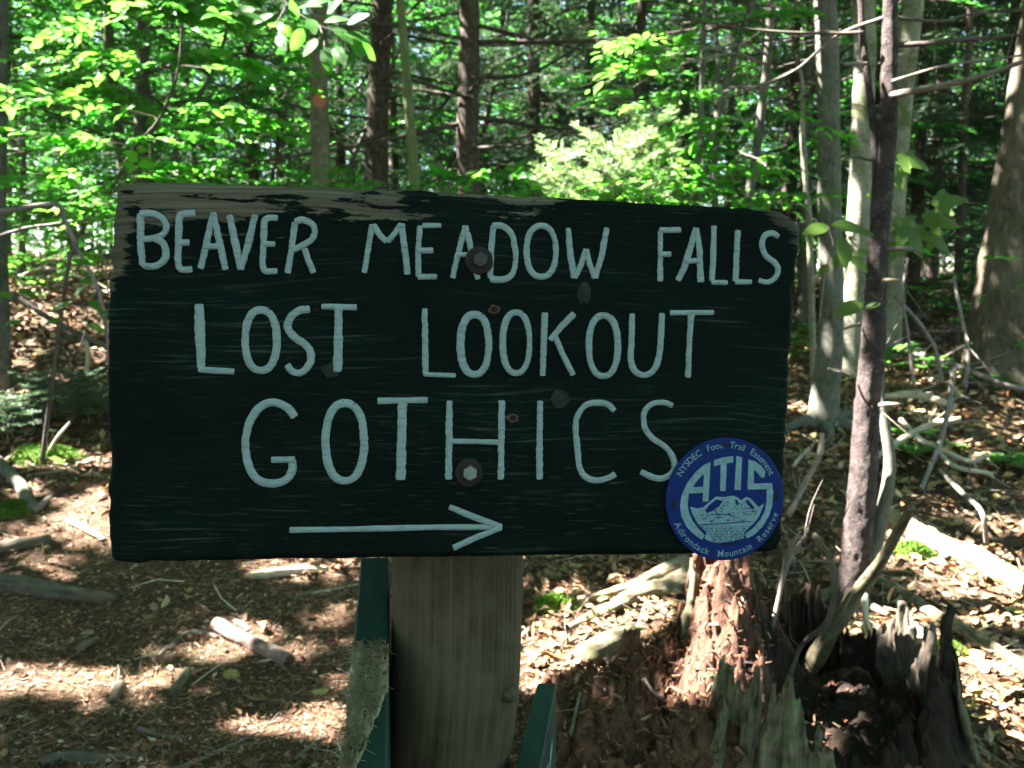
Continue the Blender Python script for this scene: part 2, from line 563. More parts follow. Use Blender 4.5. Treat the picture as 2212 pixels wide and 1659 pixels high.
def board_mat():
    """dark green paint, worn back to grey wood along the top, the upper end and in fine horizontal streaks"""
    m, nt, b, out = mat_new('weathered_green_paint')
    tc = nt.nodes.new('ShaderNodeTexCoord')
    v = tc.outputs['Object']                      # x along the board, y up
    sep = nt.nodes.new('ShaderNodeSeparateXYZ')
    nt.links.new(v, sep.inputs[0])
    X, Y = sep.outputs[0], sep.outputs[1]
    # grain: fine lines along x that swell round the knots
    big = noise_node(nt, mapping(nt, v, (2.2, 5.0, 1)), 1.0, 2, 0.5)
    cb = nt.nodes.new('ShaderNodeCombineXYZ')
    nt.links.new(math_n(nt, 'MULTIPLY', X, 7.0), cb.inputs[0])
    yy = math_n(nt, 'ADD', math_n(nt, 'MULTIPLY', Y, 330.0), math_n(nt, 'MULTIPLY', big, 22.0))
    nt.links.new(yy, cb.inputs[1])
    grain = noise_node(nt, cb.outputs[0], 1.0, 3, 0.6)
    cb2 = nt.nodes.new('ShaderNodeCombineXYZ')
    nt.links.new(math_n(nt, 'MULTIPLY', X, 34.0), cb2.inputs[0])
    nt.links.new(math_n(nt, 'MULTIPLY', Y, 420.0), cb2.inputs[1])
    fine = noise_node(nt, cb2.outputs[0], 1.0, 2, 0.6)
    cloud = noise_node(nt, mapping(nt, v, (5, 12, 1)), 1.0, 4, 0.6)
    paint = ramp(nt, cloud, [(0.3, (.0013, .0036, .0029)), (0.52, (.0018, .0060, .0048)), (0.75, (.0030, .0108, .0086))])
    paint = mixc(nt, maprange(nt, grain, 0.25, 0.6, 0.45, 0.0), paint, (.004, .007, .006))
    wood = ramp(nt, grain, [(0.25, (.035, .029, .020)), (0.5, (.095, .083, .060)), (0.75, (.155, .140, .108))])
    # streaks where the raised grain has lost its paint
    st = math_n(nt, 'MULTIPLY', maprange(nt, grain, 0.55, 0.66), maprange(nt, cloud, 0.46, 0.62, 0.0, 0.75))
    st2 = math_n(nt, 'MULTIPLY', maprange(nt, fine, 0.60, 0.70), maprange(nt, big, 0.40, 0.62, 0.05, 0.75))
    streak = math_n(nt, 'MAXIMUM', st, st2)
    c = mixc(nt, math_n(nt, 'MULTIPLY', streak, 0.44), paint, mixc(nt, 0.35, wood, (.03, .07, .06)))
    # worn top band: a height that falls along the board, ragged by noise along the grain
    rag = noise_node(nt, mapping(nt, v, (16, 95, 1)), 1.0, 5, 0.7)
    rag2 = noise_node(nt, mapping(nt, v, (5, 18, 1)), 1.0, 3, 0.6)
    top = math_n(nt, 'SUBTRACT', Y, math_n(nt, 'MULTIPLY', X, -0.0))       # local height
    edge = maprange(nt, X, -0.30, 0.30, 0.1495, 0.162)
    depth = math_n(nt, 'SUBTRACT', top, edge)
    k = math_n(nt, 'ADD', math_n(nt, 'MULTIPLY', depth, 26.0), math_n(nt, 'MULTIPLY', math_n(nt, 'SUBTRACT', rag2, 0.5), 3.6))
    k = math_n(nt, 'ADD', k, math_n(nt, 'MULTIPLY', math_n(nt, 'SUBTRACT', rag, 0.5), 4.6))
    k = math_n(nt, 'ADD', k, maprange(nt, X, -0.08, 0.08, 0.22, -0.42))
    topk = maprange(nt, k, 0.0, 0.12)
    # worn ends
    kl = math_n(nt, 'ADD', math_n(nt, 'MULTIPLY', math_n(nt, 'SUBTRACT', -0.290, X), 60.0), math_n(nt, 'MULTIPLY', math_n(nt, 'SUBTRACT', rag, 0.5), 3.2))
    kl = math_n(nt, 'ADD', kl, maprange(nt, Y, 0.03, 0.10, -2.2, 0.3))
    kl = maprange(nt, kl, 0.0, 0.25, 0.0, 0.8)
    kr = math_n(nt, 'ADD', math_n(nt, 'MULTIPLY', math_n(nt, 'ADD', math_n(nt, 'SUBTRACT', X, 0.30), math_n(nt, 'SUBTRACT', Y, 0.135)), 34.0), math_n(nt, 'MULTIPLY', math_n(nt, 'SUBTRACT', rag, 0.5), 3.0))
    kr = maprange(nt, kr, 0.0, 0.4, 0.0, 0.55)
    worn = math_n(nt, 'MAXIMUM', topk, math_n(nt, 'MAXIMUM', kl, kr))
    c = mixc(nt, math_n(nt, 'MULTIPLY', worn, 0.92), c, wood)
    nt.links.new(c, b.inputs['Base Color'])
    b.inputs['Roughness'].default_value = 0.8
    b.inputs['Specular IOR Level'].default_value = 0.07
    bump(nt, b, math_n(nt, 'ADD', grain, math_n(nt, 'MULTIPLY', worn, -0.5)), 0.5, 0.0012)
    return m


M['board'] = board_mat()


def letter_mat():
    m, nt, b, out = mat_new('letter_paint')
    tc = nt.nodes.new('ShaderNodeTexCoord')
    v = tc.outputs['Object']
    n = noise_node(nt, mapping(nt, v, (60, 420, 1)), 1.0, 4, 0.65)
    n2 = noise_node(nt, v, 240, 3, 0.6)
    c = ramp(nt, n, [(0.25, (.10, .14, .142)), (0.45, (.19, .255, .265)), (0.8, (.255, .335, .345))])
    c = mixc(nt, maprange(nt, n2, 0.68, 0.72, 0.0, 0.85), c, (.012, .018, .016))
    nick = noise_node(nt, mapping(nt, v, (150, 620, 1)), 1.0, 3, 0.6)
    c = mixc(nt, maprange(nt, nick, 0.36, 0.28, 0.0, 0.8), c, (.03, .05, .047))
    nt.links.new(c, b.inputs['Base Color'])
    b.inputs['Roughness'].default_value = 0.7
    bump(nt, b, n, 0.5, 0.0015)
    return m


M['letter'] = letter_mat()
M['rust'] = plain_mat('rusty_iron', (.013, .008, .006), 0.85)
M['dark_iron'] = plain_mat('dark_iron', (.035, .036, .036), 0.6, 0.3)
M['zinc'] = plain_mat('zinc', (.16, .20, .20), 0.45, 0.8)
M['knot'] = wood_mat('knot', (.004, .004, .003), (.011, .014, .010), (.03, .032, .024), 300, 1.0, 0.6, 0.002)
M['hole'] = plain_mat('hole', (.010, .006, .005), 0.95)
M['hole_rim'] = plain_mat('hole_rim', (.075, .038, .026), 0.9)
M['disc_blue'] = plain_mat('disc_blue', (.001, .016, .115), 0.55, 0, 0.15)
M['disc_print'] = plain_mat('disc_print', (.16, .27, .31), 0.6, 0, 0.2)
M['green_board'] = wood_mat('green_board', (.003, .014, .011), (.0065, .027, .021), (.015, .050, .037), 60, 0.1, 0.3, 0.002, rough=0.7)
M['chewed'] = wood_mat('chewed', (.06, .048, .028), (.24, .20, .12), (.48, .41, .27), 120, 0.12, 1.0, 0.006)
M['orange_disc'] = plain_mat('orange_disc', (.46, .15, .075), 0.5)

# ------------------------------------------------------------------ ground
def ground():
    def axis(lo, hi, fine_lo, fine_hi, step):
        a = np.arange(fine_lo, fine_hi, step)
        r = [fine_hi]
        s = step
        while r[-1] < hi:
            s *= 1.10
            r.append(r[-1] + s)
        l = [fine_lo - step]
        s = step
        while l[-1] > lo:
            s *= 1.10
            l.append(l[-1] - s)
        return np.concatenate([l[::-1], a, r])
    xs = axis(-160, 160, -3.2, 3.6, 0.03)
    ys = axis(-80, 200, 1.2, 6.5, 0.03)
    X, Y = np.meshgrid(xs, ys)
    Z = ground_z(X, Y)
    mb = MB()
    nx, ny = len(xs), len(ys)
    i = np.arange(ny - 1)[:, None] * nx + np.arange(nx - 1)[None]
    mb.add(np.stack([X, Y, Z], -1).reshape(-1, 3), None, np.stack([i, i + 1, i + nx + 1, i + nx], -1).reshape(-1, 4))
    o = mb.build('ground', M['ground'], base=np.zeros(3))
    tag(o, 'brown forest floor rising gently away from the sign', 'ground', kind='structure')


ground()

# ------------------------------------------------------------------ the sign
SC = np.array([-0.03804458, 0.79061938, 1.17187522])
SYAW, STILT, SROLL = 0.14977509, 0.05712286, -0.03121556
ex0 = np.array([math.cos(SYAW), math.sin(SYAW), 0])
n0 = np.array([-math.sin(SYAW), math.cos(SYAW), 0])
ez0 = np.array([0, 0, 1]) * math.cos(STILT) + n0 * math.sin(STILT)
EX = ex0 * math.cos(SROLL) + ez0 * math.sin(SROLL)
EZ = -ex0 * math.sin(SROLL) + ez0 * math.cos(SROLL)
EN = np.cross(EX, EZ)                       # towards the camera
SROT = Matrix([[float(EX[i]), float(EZ[i]), float(EN[i])] for i in range(3)]).to_4x4()


def on_sign(x, y):
    d = ray(x, y)
    t = np.dot(SC - CAM, EN) / np.dot(d, EN)
    p = CAM + d * t - SC
    return np.array([np.dot(p, EX), np.dot(p, EZ)])


SRC = 2212 / 3264.0


def crop_px(ox, oy, pts, s=1.8433):
    return [((ox + x / s) * SRC, (oy + y / s) * SRC) for x, y in pts]


def local_obj(name, mb, mat, parent, smooth=True):
    o = bpy.data.objects.new(name, mb.mesh(name, mat, (0, 0, 0), smooth))
    col.objects.link(o)
    o.parent = parent
    return o


def make_sign():
    root = thing('trail_sign', 'dark green wooden trail sign with white hand-painted words, bolted to the round post', 'sign', SC)
    root.matrix_world = Matrix.Translation(SC) @ SROT
    # board outline, traced
    tr = [(262, 393), (300, 391), (400, 394), (520, 397), (640, 402), (760, 405), (900, 410), (1020, 417), (1150, 424), (1300, 432),
          (1430, 439), (1550, 445), (1640, 450), (1680, 456), (1706, 464), (1722, 476), (1729, 494), (1727, 540), (1722, 600), (1716, 618), (1715, 680), (1709, 780), (1703, 880), (1699, 980),
          (1696, 1060), (1693, 1130), (1688, 1172), (1680, 1188), (1660, 1195), (1560, 1197), (1400, 1199), (1200, 1201), (1000, 1204), (840, 1206),
          (640, 1209), (440, 1213), (300, 1216), (258, 1217), (242, 1212), (234, 1200), (231, 1160), (233, 1080), (236, 1000), (233, 940), (230, 840), (229, 740),
          (231, 640), (234, 608), (240, 590), (243, 540), (247, 480), (246, 430), (250, 406)]
    P = np.array([on_sign(x, y) for x, y in tr])
    # resample and roughen
    seg = np.linalg.norm(np.roll(P, -1, 0) - P, axis=1)
    s = np.concatenate([[0], np.cumsum(seg)])
    u = np.linspace(0, s[-1], 420, endpoint=False)
    Pc = np.vstack([P, P[:1]])
    Q = np.stack([np.interp(u, s, Pc[:, 0]), np.interp(u, s, Pc[:, 1])], 1)
    cen = Q.mean(0)
    nv = np.stack([-(np.roll(Q, -1, 0) - np.roll(Q, 1, 0))[:, 1], (np.roll(Q, -1, 0) - np.roll(Q, 1, 0))[:, 0]], 1)
    nv = nrm(nv)
    if (nv * (Q - cen)).sum() < 0:
        nv = -nv
    rough = fbm(np.stack([Q[:, 0] * 90, Q[:, 1] * 90, np.zeros(len(Q))], 1), 3, 8)
    endk = sstep(0.24, 0.30, np.abs(Q[:, 0]))
    Q = Q + nv * (rough * (0.0012 + 0.0022 * endk))[:, None]
    mb = MB()
    rings = [(0.0, -0.004), (0.0025, -0.0012), (0.006, 0.0)]          # inset, depth
    n = len(Q)
    vs = [np.c_[Q, np.full(n, -0.038)], np.c_[Q, np.full(n, -0.006)]]
    for ins, z in rings:
        q = Q - nv * ins
        vs.append(np.c_[q, np.full(n, z) - 0.0006 * (1 + fbm(np.c_[q * 60, np.zeros(n)], 2, 4))])
    q = Q - nv * 0.006
    V = np.concatenate(vs)
    quads = []
    for r in range(len(vs) - 1):
        a = r * n + np.arange(n)
        b = r * n + (np.arange(n) + 1) % n
        quads.append(np.stack([a, a + n, b + n, b], 1))
    mb.add(V, None, np.concatenate(quads)[:, ::-1])
    me = mb.mesh('board', M['board'])
    # close front and back with one n-gon each
    import bmesh
    bm = bmesh.new()
    bm.from_mesh(me)
    bm.verts.ensure_lookup_table()
    bm.faces.new([bm.verts[k] for k in range((len(vs) - 1) * n, len(vs) * n)])
    bm.faces.new([bm.verts[k] for k in range(n)][::-1])
    bmesh.ops.recalc_face_normals(bm, faces=bm.faces)
    for f in bm.faces:
        f.smooth = len(f.verts) == 4
    bm.to_mesh(me)
    bm.free()
    bo = bpy.data.objects.new('board', me)
    col.objects.link(bo)
    bo.parent = root

    C1, C2, C3, C4 = (300, 550), (1400, 550), (300, 1200), (1400, 1200)

    def ell(cx, cy_, rx, ry):
        return [(cx + rx * abs(math.cos(t)) ** 0.85 * math.copysign(1, math.cos(t)), cy_ - ry * abs(math.sin(t)) ** 0.92 * math.copysign(1, math.sin(t))) for t in np.linspace(1.2, 1.2 + 2 * math.pi, 26)]

    L = [  # letter: (crop origin, [(stroke points, width in crop pixels, smooth)])
        (C1, [([(272, 240), (272, 400), (285, 545)], 36, 1), ([(268, 240), (350, 242), (405, 275), (424, 322), (402, 365), (350, 385), (290, 392)], 36, 1), ([(350, 385), (402, 412), (421, 460), (415, 508), (370, 546), (310, 550), (284, 535)], 36, 1)]),
        (C1, [([(595, 238), (525, 243), (500, 268), (496, 400), (492, 520), (512, 568), (578, 568)], 37, 1), ([(495, 412), (562, 410)], 34, 0)]),
        (C1, [([(625, 565), (660, 420), (700, 235)], 36, 0), ([(700, 235), (732, 390), (772, 572)], 36, 0), ([(648, 436), (738, 432)], 36, 0)]),
        (C1, [([(795, 248), (830, 420), (862, 570)], 38, 0), ([(862, 570), (905, 420), (946, 248)], 38, 0)]),
        (C1, [([(1080, 266), (1022, 268), (999, 300), (995, 420), (990, 540), (1008, 578), (1078, 580)], 36, 1), ([(995, 420), (1065, 420)], 34, 0)]),
        (C1, [([(1137, 592), (1160, 450), (1180, 290)], 36, 0), ([(1180, 290), (1225, 277), (1282, 305), (1296, 352), (1275, 395), (1220, 430), (1168, 455)], 36, 1), ([(1235, 445), (1260, 520), (1290, 590)], 36, 0)]),
        (C1, [([(1587, 590), (1610, 450), (1636, 305)], 33, 0), ([(1636, 305), (1680, 370), (1722, 408)], 36, 0), ([(1722, 408), (1765, 360), (1806, 300)], 36, 0), ([(1806, 300), (1825, 450), (1842, 600)], 36, 0)]),
        (C1, [([(2040, 310), (1928, 312)], 30, 0), ([(1915, 312), (1905, 450), (1905, 612)], 36, 0), ([(1900, 612), (2015, 612)], 34, 0), ([(1910, 460), (1992, 457)], 36, 0)]),
        (C2, [([(78, 620), (110, 480), (155, 312)], 32, 0), ([(155, 312), (180, 420), (228, 628)], 34, 0), ([(102, 482), (192, 482)], 30, 0)]),
        (C2, [([(318, 312), (305, 470), (300, 622)], 34, 0), ([(310, 312), (375, 316), (428, 365), (446, 450), (450, 520), (430, 595), (380, 627), (298, 626)], 36, 1)]),
        (C2, [(ell(600, 462, 86, 150), 36, 1)]),
        (C2, [([(757, 325), (770, 480), (795, 620)], 36, 0), ([(795, 620), (835, 540), (865, 450)], 36, 0), ([(865, 450), (885, 540), (915, 622)], 36, 0), ([(915, 622), (952, 500), (985, 325)], 36, 0)]),
        (C2, [([(1298, 640), (1300, 480), (1300, 340)], 35, 0), ([(1292, 338), (1420, 338)], 34, 0), ([(1300, 480), (1362, 480)], 32, 0)]),
        (C2, [([(1402, 636), (1440, 560), (1480, 430), (1510, 325)], 38, 0), ([(1510, 325), (1530, 450), (1537, 645)], 38, 0), ([(1440, 522), (1530, 516)], 34, 0)]),
        (C2, [([(1615, 312), (1612, 450), (1603, 640)], 36, 0), ([(1598, 645), (1694, 646)], 32, 0)]),
        (C2, [([(1755, 338), (1748, 480), (1742, 640)], 36, 0), ([(1736, 642), (1835, 643)], 32, 0)]),
        (C2, [([(1995, 378), (1958, 356), (1912, 372), (1898, 430), (1922, 490), (1970, 528), (1992, 570), (1975, 618), (1930, 644), (1875, 632)], 34, 1)]),
        (C1, [([(617, 772), (622, 960), (630, 1150)], 50, 0), ([(612, 1158), (825, 1170)], 34, 0)]),
        (C1, [(ell(980, 985, 93, 178), 42, 1)]),
        (C1, [([(1268, 802), (1202, 812), (1152, 855), (1137, 912), (1180, 970), (1240, 1010), (1273, 1062), (1263, 1130), (1215, 1176), (1165, 1168), (1132, 1128)], 40, 1)]),
        (C1, [([(1335, 787), (1545, 792)], 34, 0), ([(1437, 795), (1435, 980), (1430, 1170)], 46, 0)]),
        (C1, [([(1943, 798), (1945, 1000), (1947, 1185)], 34, 0), ([(1935, 1186), (2125, 1192)], 26, 0)]),
        (C2, [(ell(208, 1010, 83, 176), 42, 1)]),
        (C2, [(ell(452, 1000, 79, 178), 38, 1)]),
        (C2, [([(622, 822), (615, 1000), (608, 1195)], 38, 0), ([(795, 828), (722, 900), (650, 985)], 38, 0), ([(680, 962), (732, 1080), (788, 1190)], 38, 0)]),
        (C2, [(ell(965, 1018, 85, 178), 40, 1)]),
        (C2, [([(1135, 828), (1130, 1000), (1127, 1100), (1152, 1168), (1212, 1190), (1268, 1150), (1298, 1040), (1310, 825)], 38, 1)]),
        (C2, [([(1355, 824), (1615, 822)], 32, 0), ([(1482, 830), (1470, 1000), (1462, 1205)], 38, 0)]),
        (C3, [([(1178, 240), (1150, 197), (1100, 164), (1040, 153), (978, 178), (922, 250), (893, 350), (892, 450), (917, 548), (972, 612), (1060, 629), (1130, 604), (1163, 552), (1164, 492)], 46, 1), ([(1040, 490), (1182, 488)], 38, 0)]),
        (C3, [(ell(1473, 385, 113, 228), 44, 1)]),
        (C3, [([(1665, 144), (1960, 139)], 36, 0), ([(1812, 150), (1806, 380), (1802, 608)], 56, 0)]),
        (C4, [([(60, 142), (58, 380), (56, 605)], 38, 0), ([(368, 140), (365, 380), (362, 605)], 38, 0), ([(72, 380), (350, 386)], 32, 0)]),
        (C4, [([(593, 142), (590, 380), (590, 605)], 38, 0)]),
        (C4, [([(1030, 202), (990, 165), (930, 155), (862, 168), (817, 225), (802, 290), (812, 420), (827, 540), (872, 598), (940, 610), (1008, 590), (1035, 572)], 36, 1)]),
        (C4, [([(1372, 172), (1320, 153), (1252, 162), (1207, 210), (1207, 290), (1250, 360), (1330, 415), (1375, 480), (1380, 550), (1330, 593), (1270, 597), (1182, 560)], 36, 1)]),
    ]
    arrow = (C4, [([(-880, 903), (-500, 897), (0, 886), (360, 886)], 34, 0), ([(58, 765), (200, 825), (368, 886)], 38, 0), ([(368, 886), (220, 945), (82, 1008)], 38, 0)])
    k_m = 1 / (1.8433 / SRC) / F * 0.80           # crop pixel -> metres on the sign, about

    def strokes(item, seed):
        (ox, oy), ss = item
        mb = MB()
        for si, (pts, w, smo) in enumerate(ss):
            P2 = np.array([on_sign(*p) for p in crop_px(ox, oy, pts)])
            ln = np.linalg.norm(np.diff(P2, axis=0), axis=1).sum()
            n = max(14, int(ln / 0.0009))
            P3 = np.c_[P2, np.zeros(len(P2))]
            if smo:
                c = smooth_path(P3, n)
            else:
                a = np.concatenate([[0], np.cumsum(np.linalg.norm(np.diff(P3, axis=0), axis=1))])
                uu = np.linspace(0, a[-1], n)
                c = np.stack([np.interp(uu, a, P3[:, i]) for i in range(3)], 1)
            T = nrm(np.gradient(c, axis=0))
            Nn = np.stack([-T[:, 1], T[:, 0], np.zeros(n)], 1)
            w_m = w * k_m * 0.5
            hz = np.abs(T[:, 0])                      # strokes across the grain have saw-toothed edges
            uu = np.linspace(0, ln, n)
            jl = fbm(np.stack([uu * 420, np.full(n, seed * 3.1), np.full(n, si * 5.0)], 1), 2, 21) * (1.35 - hz)
            jr = fbm(np.stack([uu * 420, np.full(n, seed * 3.1 + 50), np.full(n, si * 5.0)], 1), 2, 22) * (1.35 - hz)
            slow = 1 + 0.22 * fbm(np.stack([uu * 40, np.full(n, seed * 1.7), np.full(n, si * 1.0)], 1), 2, 23)
            endcap = np.minimum(1, np.sqrt(np.clip(np.minimum(uu, ln - uu) / (w_m * 0.5) + 0.5, 0, 1)))
            closed = np.linalg.norm(c[0] - c[-1]) < 0.004
            if closed:
                endcap[:] = 1
            wl = w_m * slow * endcap + 0.00062 * jl
            wr = w_m * slow * endcap + 0.00062 * jr
            z0 = 0.0003 * si
            cols = [c - Nn * wl[:, None] + [0, 0, -0.0004], c - Nn * wl[:, None] * 0.88 + [0, 0, 0.0006 + z0], c + [0, 0, 0.0004 + z0], c + Nn * wr[:, None] * 0.88 + [0, 0, 0.0006 + z0], c + Nn * wr[:, None] + [0, 0, -0.0004]]
            V = np.stack(cols, 1).reshape(-1, 3)
            a = np.arange(n - 1)[:, None] * 5 + np.arange(4)[None]
            mb.add(V, None, np.stack([a, a + 5, a + 6, a + 1], -1).reshape(-1, 4)[:, ::-1])
        return mb
    for i, it in enumerate(L):
        local_obj('letter', strokes(it, i), M['letter'], root)
    local_obj('arrow', strokes(arrow, 99), M['letter'], root)

    def disc(name, x, y, r, h, mat, parent, seg=28, z=0.0, jit=0.0, sy=1.0, dome=0.0, rot=0.0):
        p = on_sign(x, y)
        th = np.arange(seg) * 2 * math.pi / seg + rot
        rr = r * (1 + jit * fbm(np.c_[np.cos(th) * 2 + x, np.sin(th) * 2, np.zeros(seg)], 2, 9))
        def ring(k, zz):
            return np.c_[p[0] + np.cos(th) * rr * k, p[1] + np.sin(th) * rr * k * sy, np.full(seg, zz)]
        vs = [ring(1, z - 0.0006), ring(1, z + h * 0.75), ring(0.9, z + h), ring(0.45, z + h + dome), np.array([[p[0], p[1], z + h + dome * 1.3]])]
        V = np.concatenate(vs)
        q = []
        for r_ in range(3):
            a = r_ * seg + np.arange(seg)
            b = r_ * seg + (np.arange(seg) + 1) % seg
            q.append(np.stack([a, b, b + seg, a + seg], 1))
        a = 3 * seg + np.arange(seg)
        b = 3 * seg + (np.arange(seg) + 1) % seg
        mb = MB()
        mb.add(V, np.stack([a, b, np.full(seg, 4 * seg)], 1), np.concatenate(q))
        return local_obj(name, mb, mat, parent, seg > 8)
    for x, y, mt in ((1036, 562, 'dark_iron'), (1014, 1020, 'zinc')):
        w = disc('washer', x - 1, y + 1, 0.0126, 0.0022, M['rust'], root, jit=0.08)
        tag(w, 'rusty washer under the bolt head')
        h = disc('bolt_head', x, y, 0.0072, 0.0052, M[mt], w, seg=6, z=0.0022, rot=0.5)
        h.parent = w
    disc('knot', 1262, 634, 0.0062, 0.0008, M['knot'], root, jit=0.3, sy=1.6, dome=0.0012)
    disc('knot', 1210, 863, 0.0085, 0.0004, M['knot'], root, jit=0.25, sy=1.0, dome=0.0004)
    disc('knot', 716, 800, 0.0075, 0.0004, M['knot'], root, jit=0.35, sy=0.9, dome=0.0004)
    disc('nail_hole', 1068, 668, 0.0054, 0.0003, M['hole_rim'], root, jit=0.4, sy=0.7)
    disc('nail_hole', 1067, 668, 0.0031, 0.0008, M['hole'], root, jit=0.3, sy=0.8, dome=-0.0002)
    disc('nail_hole', 1107, 903, 0.0056, 0.0018, M['hole_rim'], root, jit=0.4, sy=0.75)
    disc('nail_hole', 1108, 902, 0.0032, 0.0023, M['hole'], root, jit=0.3, sy=0.8, dome=-0.0002)


make_sign()


def make_disc():
    # placed on the sign by its centre; drawn in units of the traced close-up (radius 689 units = one disc radius)
    s8 = 3.686
    px = ((2050 + 951 / s8) * SRC, (1350 + 883 / s8) * SRC)
    c = on_sign(*px)
    R = 0.5 * np.linalg.norm(on_sign((2050 + 1640 / s8) * SRC, px[1]) - on_sign((2050 + 262 / s8) * SRC, px[1]))
    k = R / 689.0
    loc = SC + EX * c[0] + EZ * c[1] + EN * 0.0022
    root = thing('trail_marker_disc', 'round blue trail marker disc on the lower corner of the sign', 'trail marker', loc)
    root.matrix_world = Matrix.Translation(loc) @ SROT
    th = np.linspace(0, 2 * math.pi, 96, endpoint=False)
    mb = MB()
    bow = 0.0012
    vs = []
    for rr, z in ((1.0, -0.0006), (1.0, 0.0006), (0.985, 0.0010), (0.6, 0.0010 + bow * 0.0), (0.3, 0.0010)):
        vs.append(np.c_[np.cos(th) * R * rr, np.sin(th) * R * rr, np.full(96, z)])
    vs.append(np.array([[0, 0, 0.0010]]))
    V = np.concatenate(vs)
    q = []
    for r in range(4):
        a = r * 96 + np.arange(96)
        b = r * 96 + (np.arange(96) + 1) % 96
        q.append(np.stack([a, b, b + 96, a + 96], 1))
    a = 4 * 96 + np.arange(96)
    b = 4 * 96 + (np.arange(96) + 1) % 96
    mb.add(V, np.stack([a, b, np.full(96, 480)], 1), np.concatenate(q))
    local_obj('plate', mb, M['disc_blue'], root, False)

    def P(pts):
        return np.array([((x - 951) * k, (883 - y) * k * 0.967) for x, y in pts])

    def poly(mb, pts, z):
        import bmesh
        from mathutils.geometry import tessellate_polygon
        q = P(pts)
        tr = tessellate_polygon([[Vector((a, b, 0)) for a, b in q]])
        # keep every triangle facing the viewer
        tri = []
        for t in tr:
            p0, p1, p2 = q[t[0]], q[t[1]], q[t[2]]
            ar = (p1[0] - p0[0]) * (p2[1] - p0[1]) - (p1[1] - p0[1]) * (p2[0] - p0[0])
            tri.append(t if ar > 0 else t[::-1])
        mb.add(np.c_[q, np.full(len(q), z)], tri)

    Z = 0.00135

    def emblem(name, polys, mat='disc_print', z=Z):
        m = MB()
        for i, p in enumerate(polys):
            poly(m, p, z + i * 0.00004)
        return local_obj(name, m, M[mat], root, False)
    outer = [(690, 1350), (600, 1290), (510, 1200), (445, 1080), (425, 950), (440, 830), (500, 690), (600, 560), (690, 482), (762, 452)]
    inner = [(758, 545), (680, 597), (620, 657), (565, 742), (522, 815), (513, 950), (530, 1030), (575, 1130), (650, 1225), (725, 1300)]
    emblem('letter', [outer + inner, [(690, 560), (762, 455), (752, 905), (685, 908)], [(540, 742), (700, 735), (695, 805), (515, 815)]])
    emblem('letter', [[(800, 430), (900, 397), (1025, 380), (1028, 455), (950, 466), (870, 482), (803, 502)], [(880, 460), (952, 450), (947, 787), (885, 785)]])
    emblem('letter', [[(1060, 378), (1128, 396), (1125, 775), (1052, 775)]])
    so_ = [(1490, 695), (1510, 800), (1505, 950), (1470, 1080), (1400, 1200), (1300, 1300), (1220, 1340), (1185, 1290), (1280, 1225), (1370, 1120), (1420, 1010), (1437, 900), (1430, 740)]
    emblem('letter', [[(1205, 420), (1280, 440), (1360, 495), (1412, 560), (1395, 632), (1365, 632), (1320, 580), (1275, 540), (1274, 600), (1205, 600)], [(1205, 560), (1274, 560), (1276, 720), (1205, 770)], [(1205, 700), (1492, 695), (1500, 765), (1212, 770)], so_])
    # mountain over the lake
    ridge = [(540, 965), (620, 985), (690, 975), (760, 915), (840, 850), (930, 857), (1040, 840), (1090, 860), (1135, 895), (1190, 853), (1240, 870), (1300, 930), (1340, 975), (1410, 930)]
    fill = ridge + [(1350, 1090), (1305, 1150), (1180, 1275), (1185, 1335), (1060, 1368), (900, 1392), (790, 1375), (722, 1338), (740, 1260), (640, 1170), (570, 1050)]
    emblem('mountain', [fill])
    rr = np.random.default_rng(4)
    dark = [[(715, 1010), (760, 950), (840, 885), (920, 900), (880, 960), (800, 1020), (740, 1040)], [(1060, 880), (1085, 890), (1110, 930), (1095, 960), (1070, 930)], [(1180, 900), (1215, 890), (1250, 930), (1300, 985), (1270, 1000), (1215, 950)],
            [(780, 1052), (900, 1048), (1000, 1058), (1090, 1080), (1000, 1070), (900, 1060), (780, 1062)], [(640, 1172), (900, 1160), (1180, 1140), (1310, 1135), (1180, 1152), (900, 1172), (660, 1182)]]
    for _ in range(150):
        x, y = rr.uniform(600, 1350), rr.uniform(890, 1140)
        top = np.interp(x, [p[0] for p in ridge], [p[1] for p in ridge]) + 35
        if y < top or abs(x - 970) > 400 - (y - 960) * 0.55 - 20:
            continue
        l, a = rr.uniform(12, 34), rr.uniform(-0.9, 0.9)
        dark.append([(x, y), (x + l * math.cos(a), y + l * math.sin(a)), (x + l * math.cos(a) - 3, y + l * math.sin(a) + 7), (x - 3, y + 7)])
    for row in range(11):
        y = 1190 + row * 17
        half = np.interp(y, [1180, 1280, 1370], [320, 215, 200])
        x = 965 - half + rr.uniform(0, 20)
        while x < 965 + half - 20:
            l = rr.uniform(16, 52)
            dark.append([(x, y + rr.uniform(-3, 3)), (x + l * .5, y - 6), (x + l, y), (x + l, y + 6), (x + l * .5, y + 1), (x, y + 7)])
            x += l + rr.uniform(14, 30)
    emblem('drawn_line', dark, 'disc_blue', Z + 0.00005)

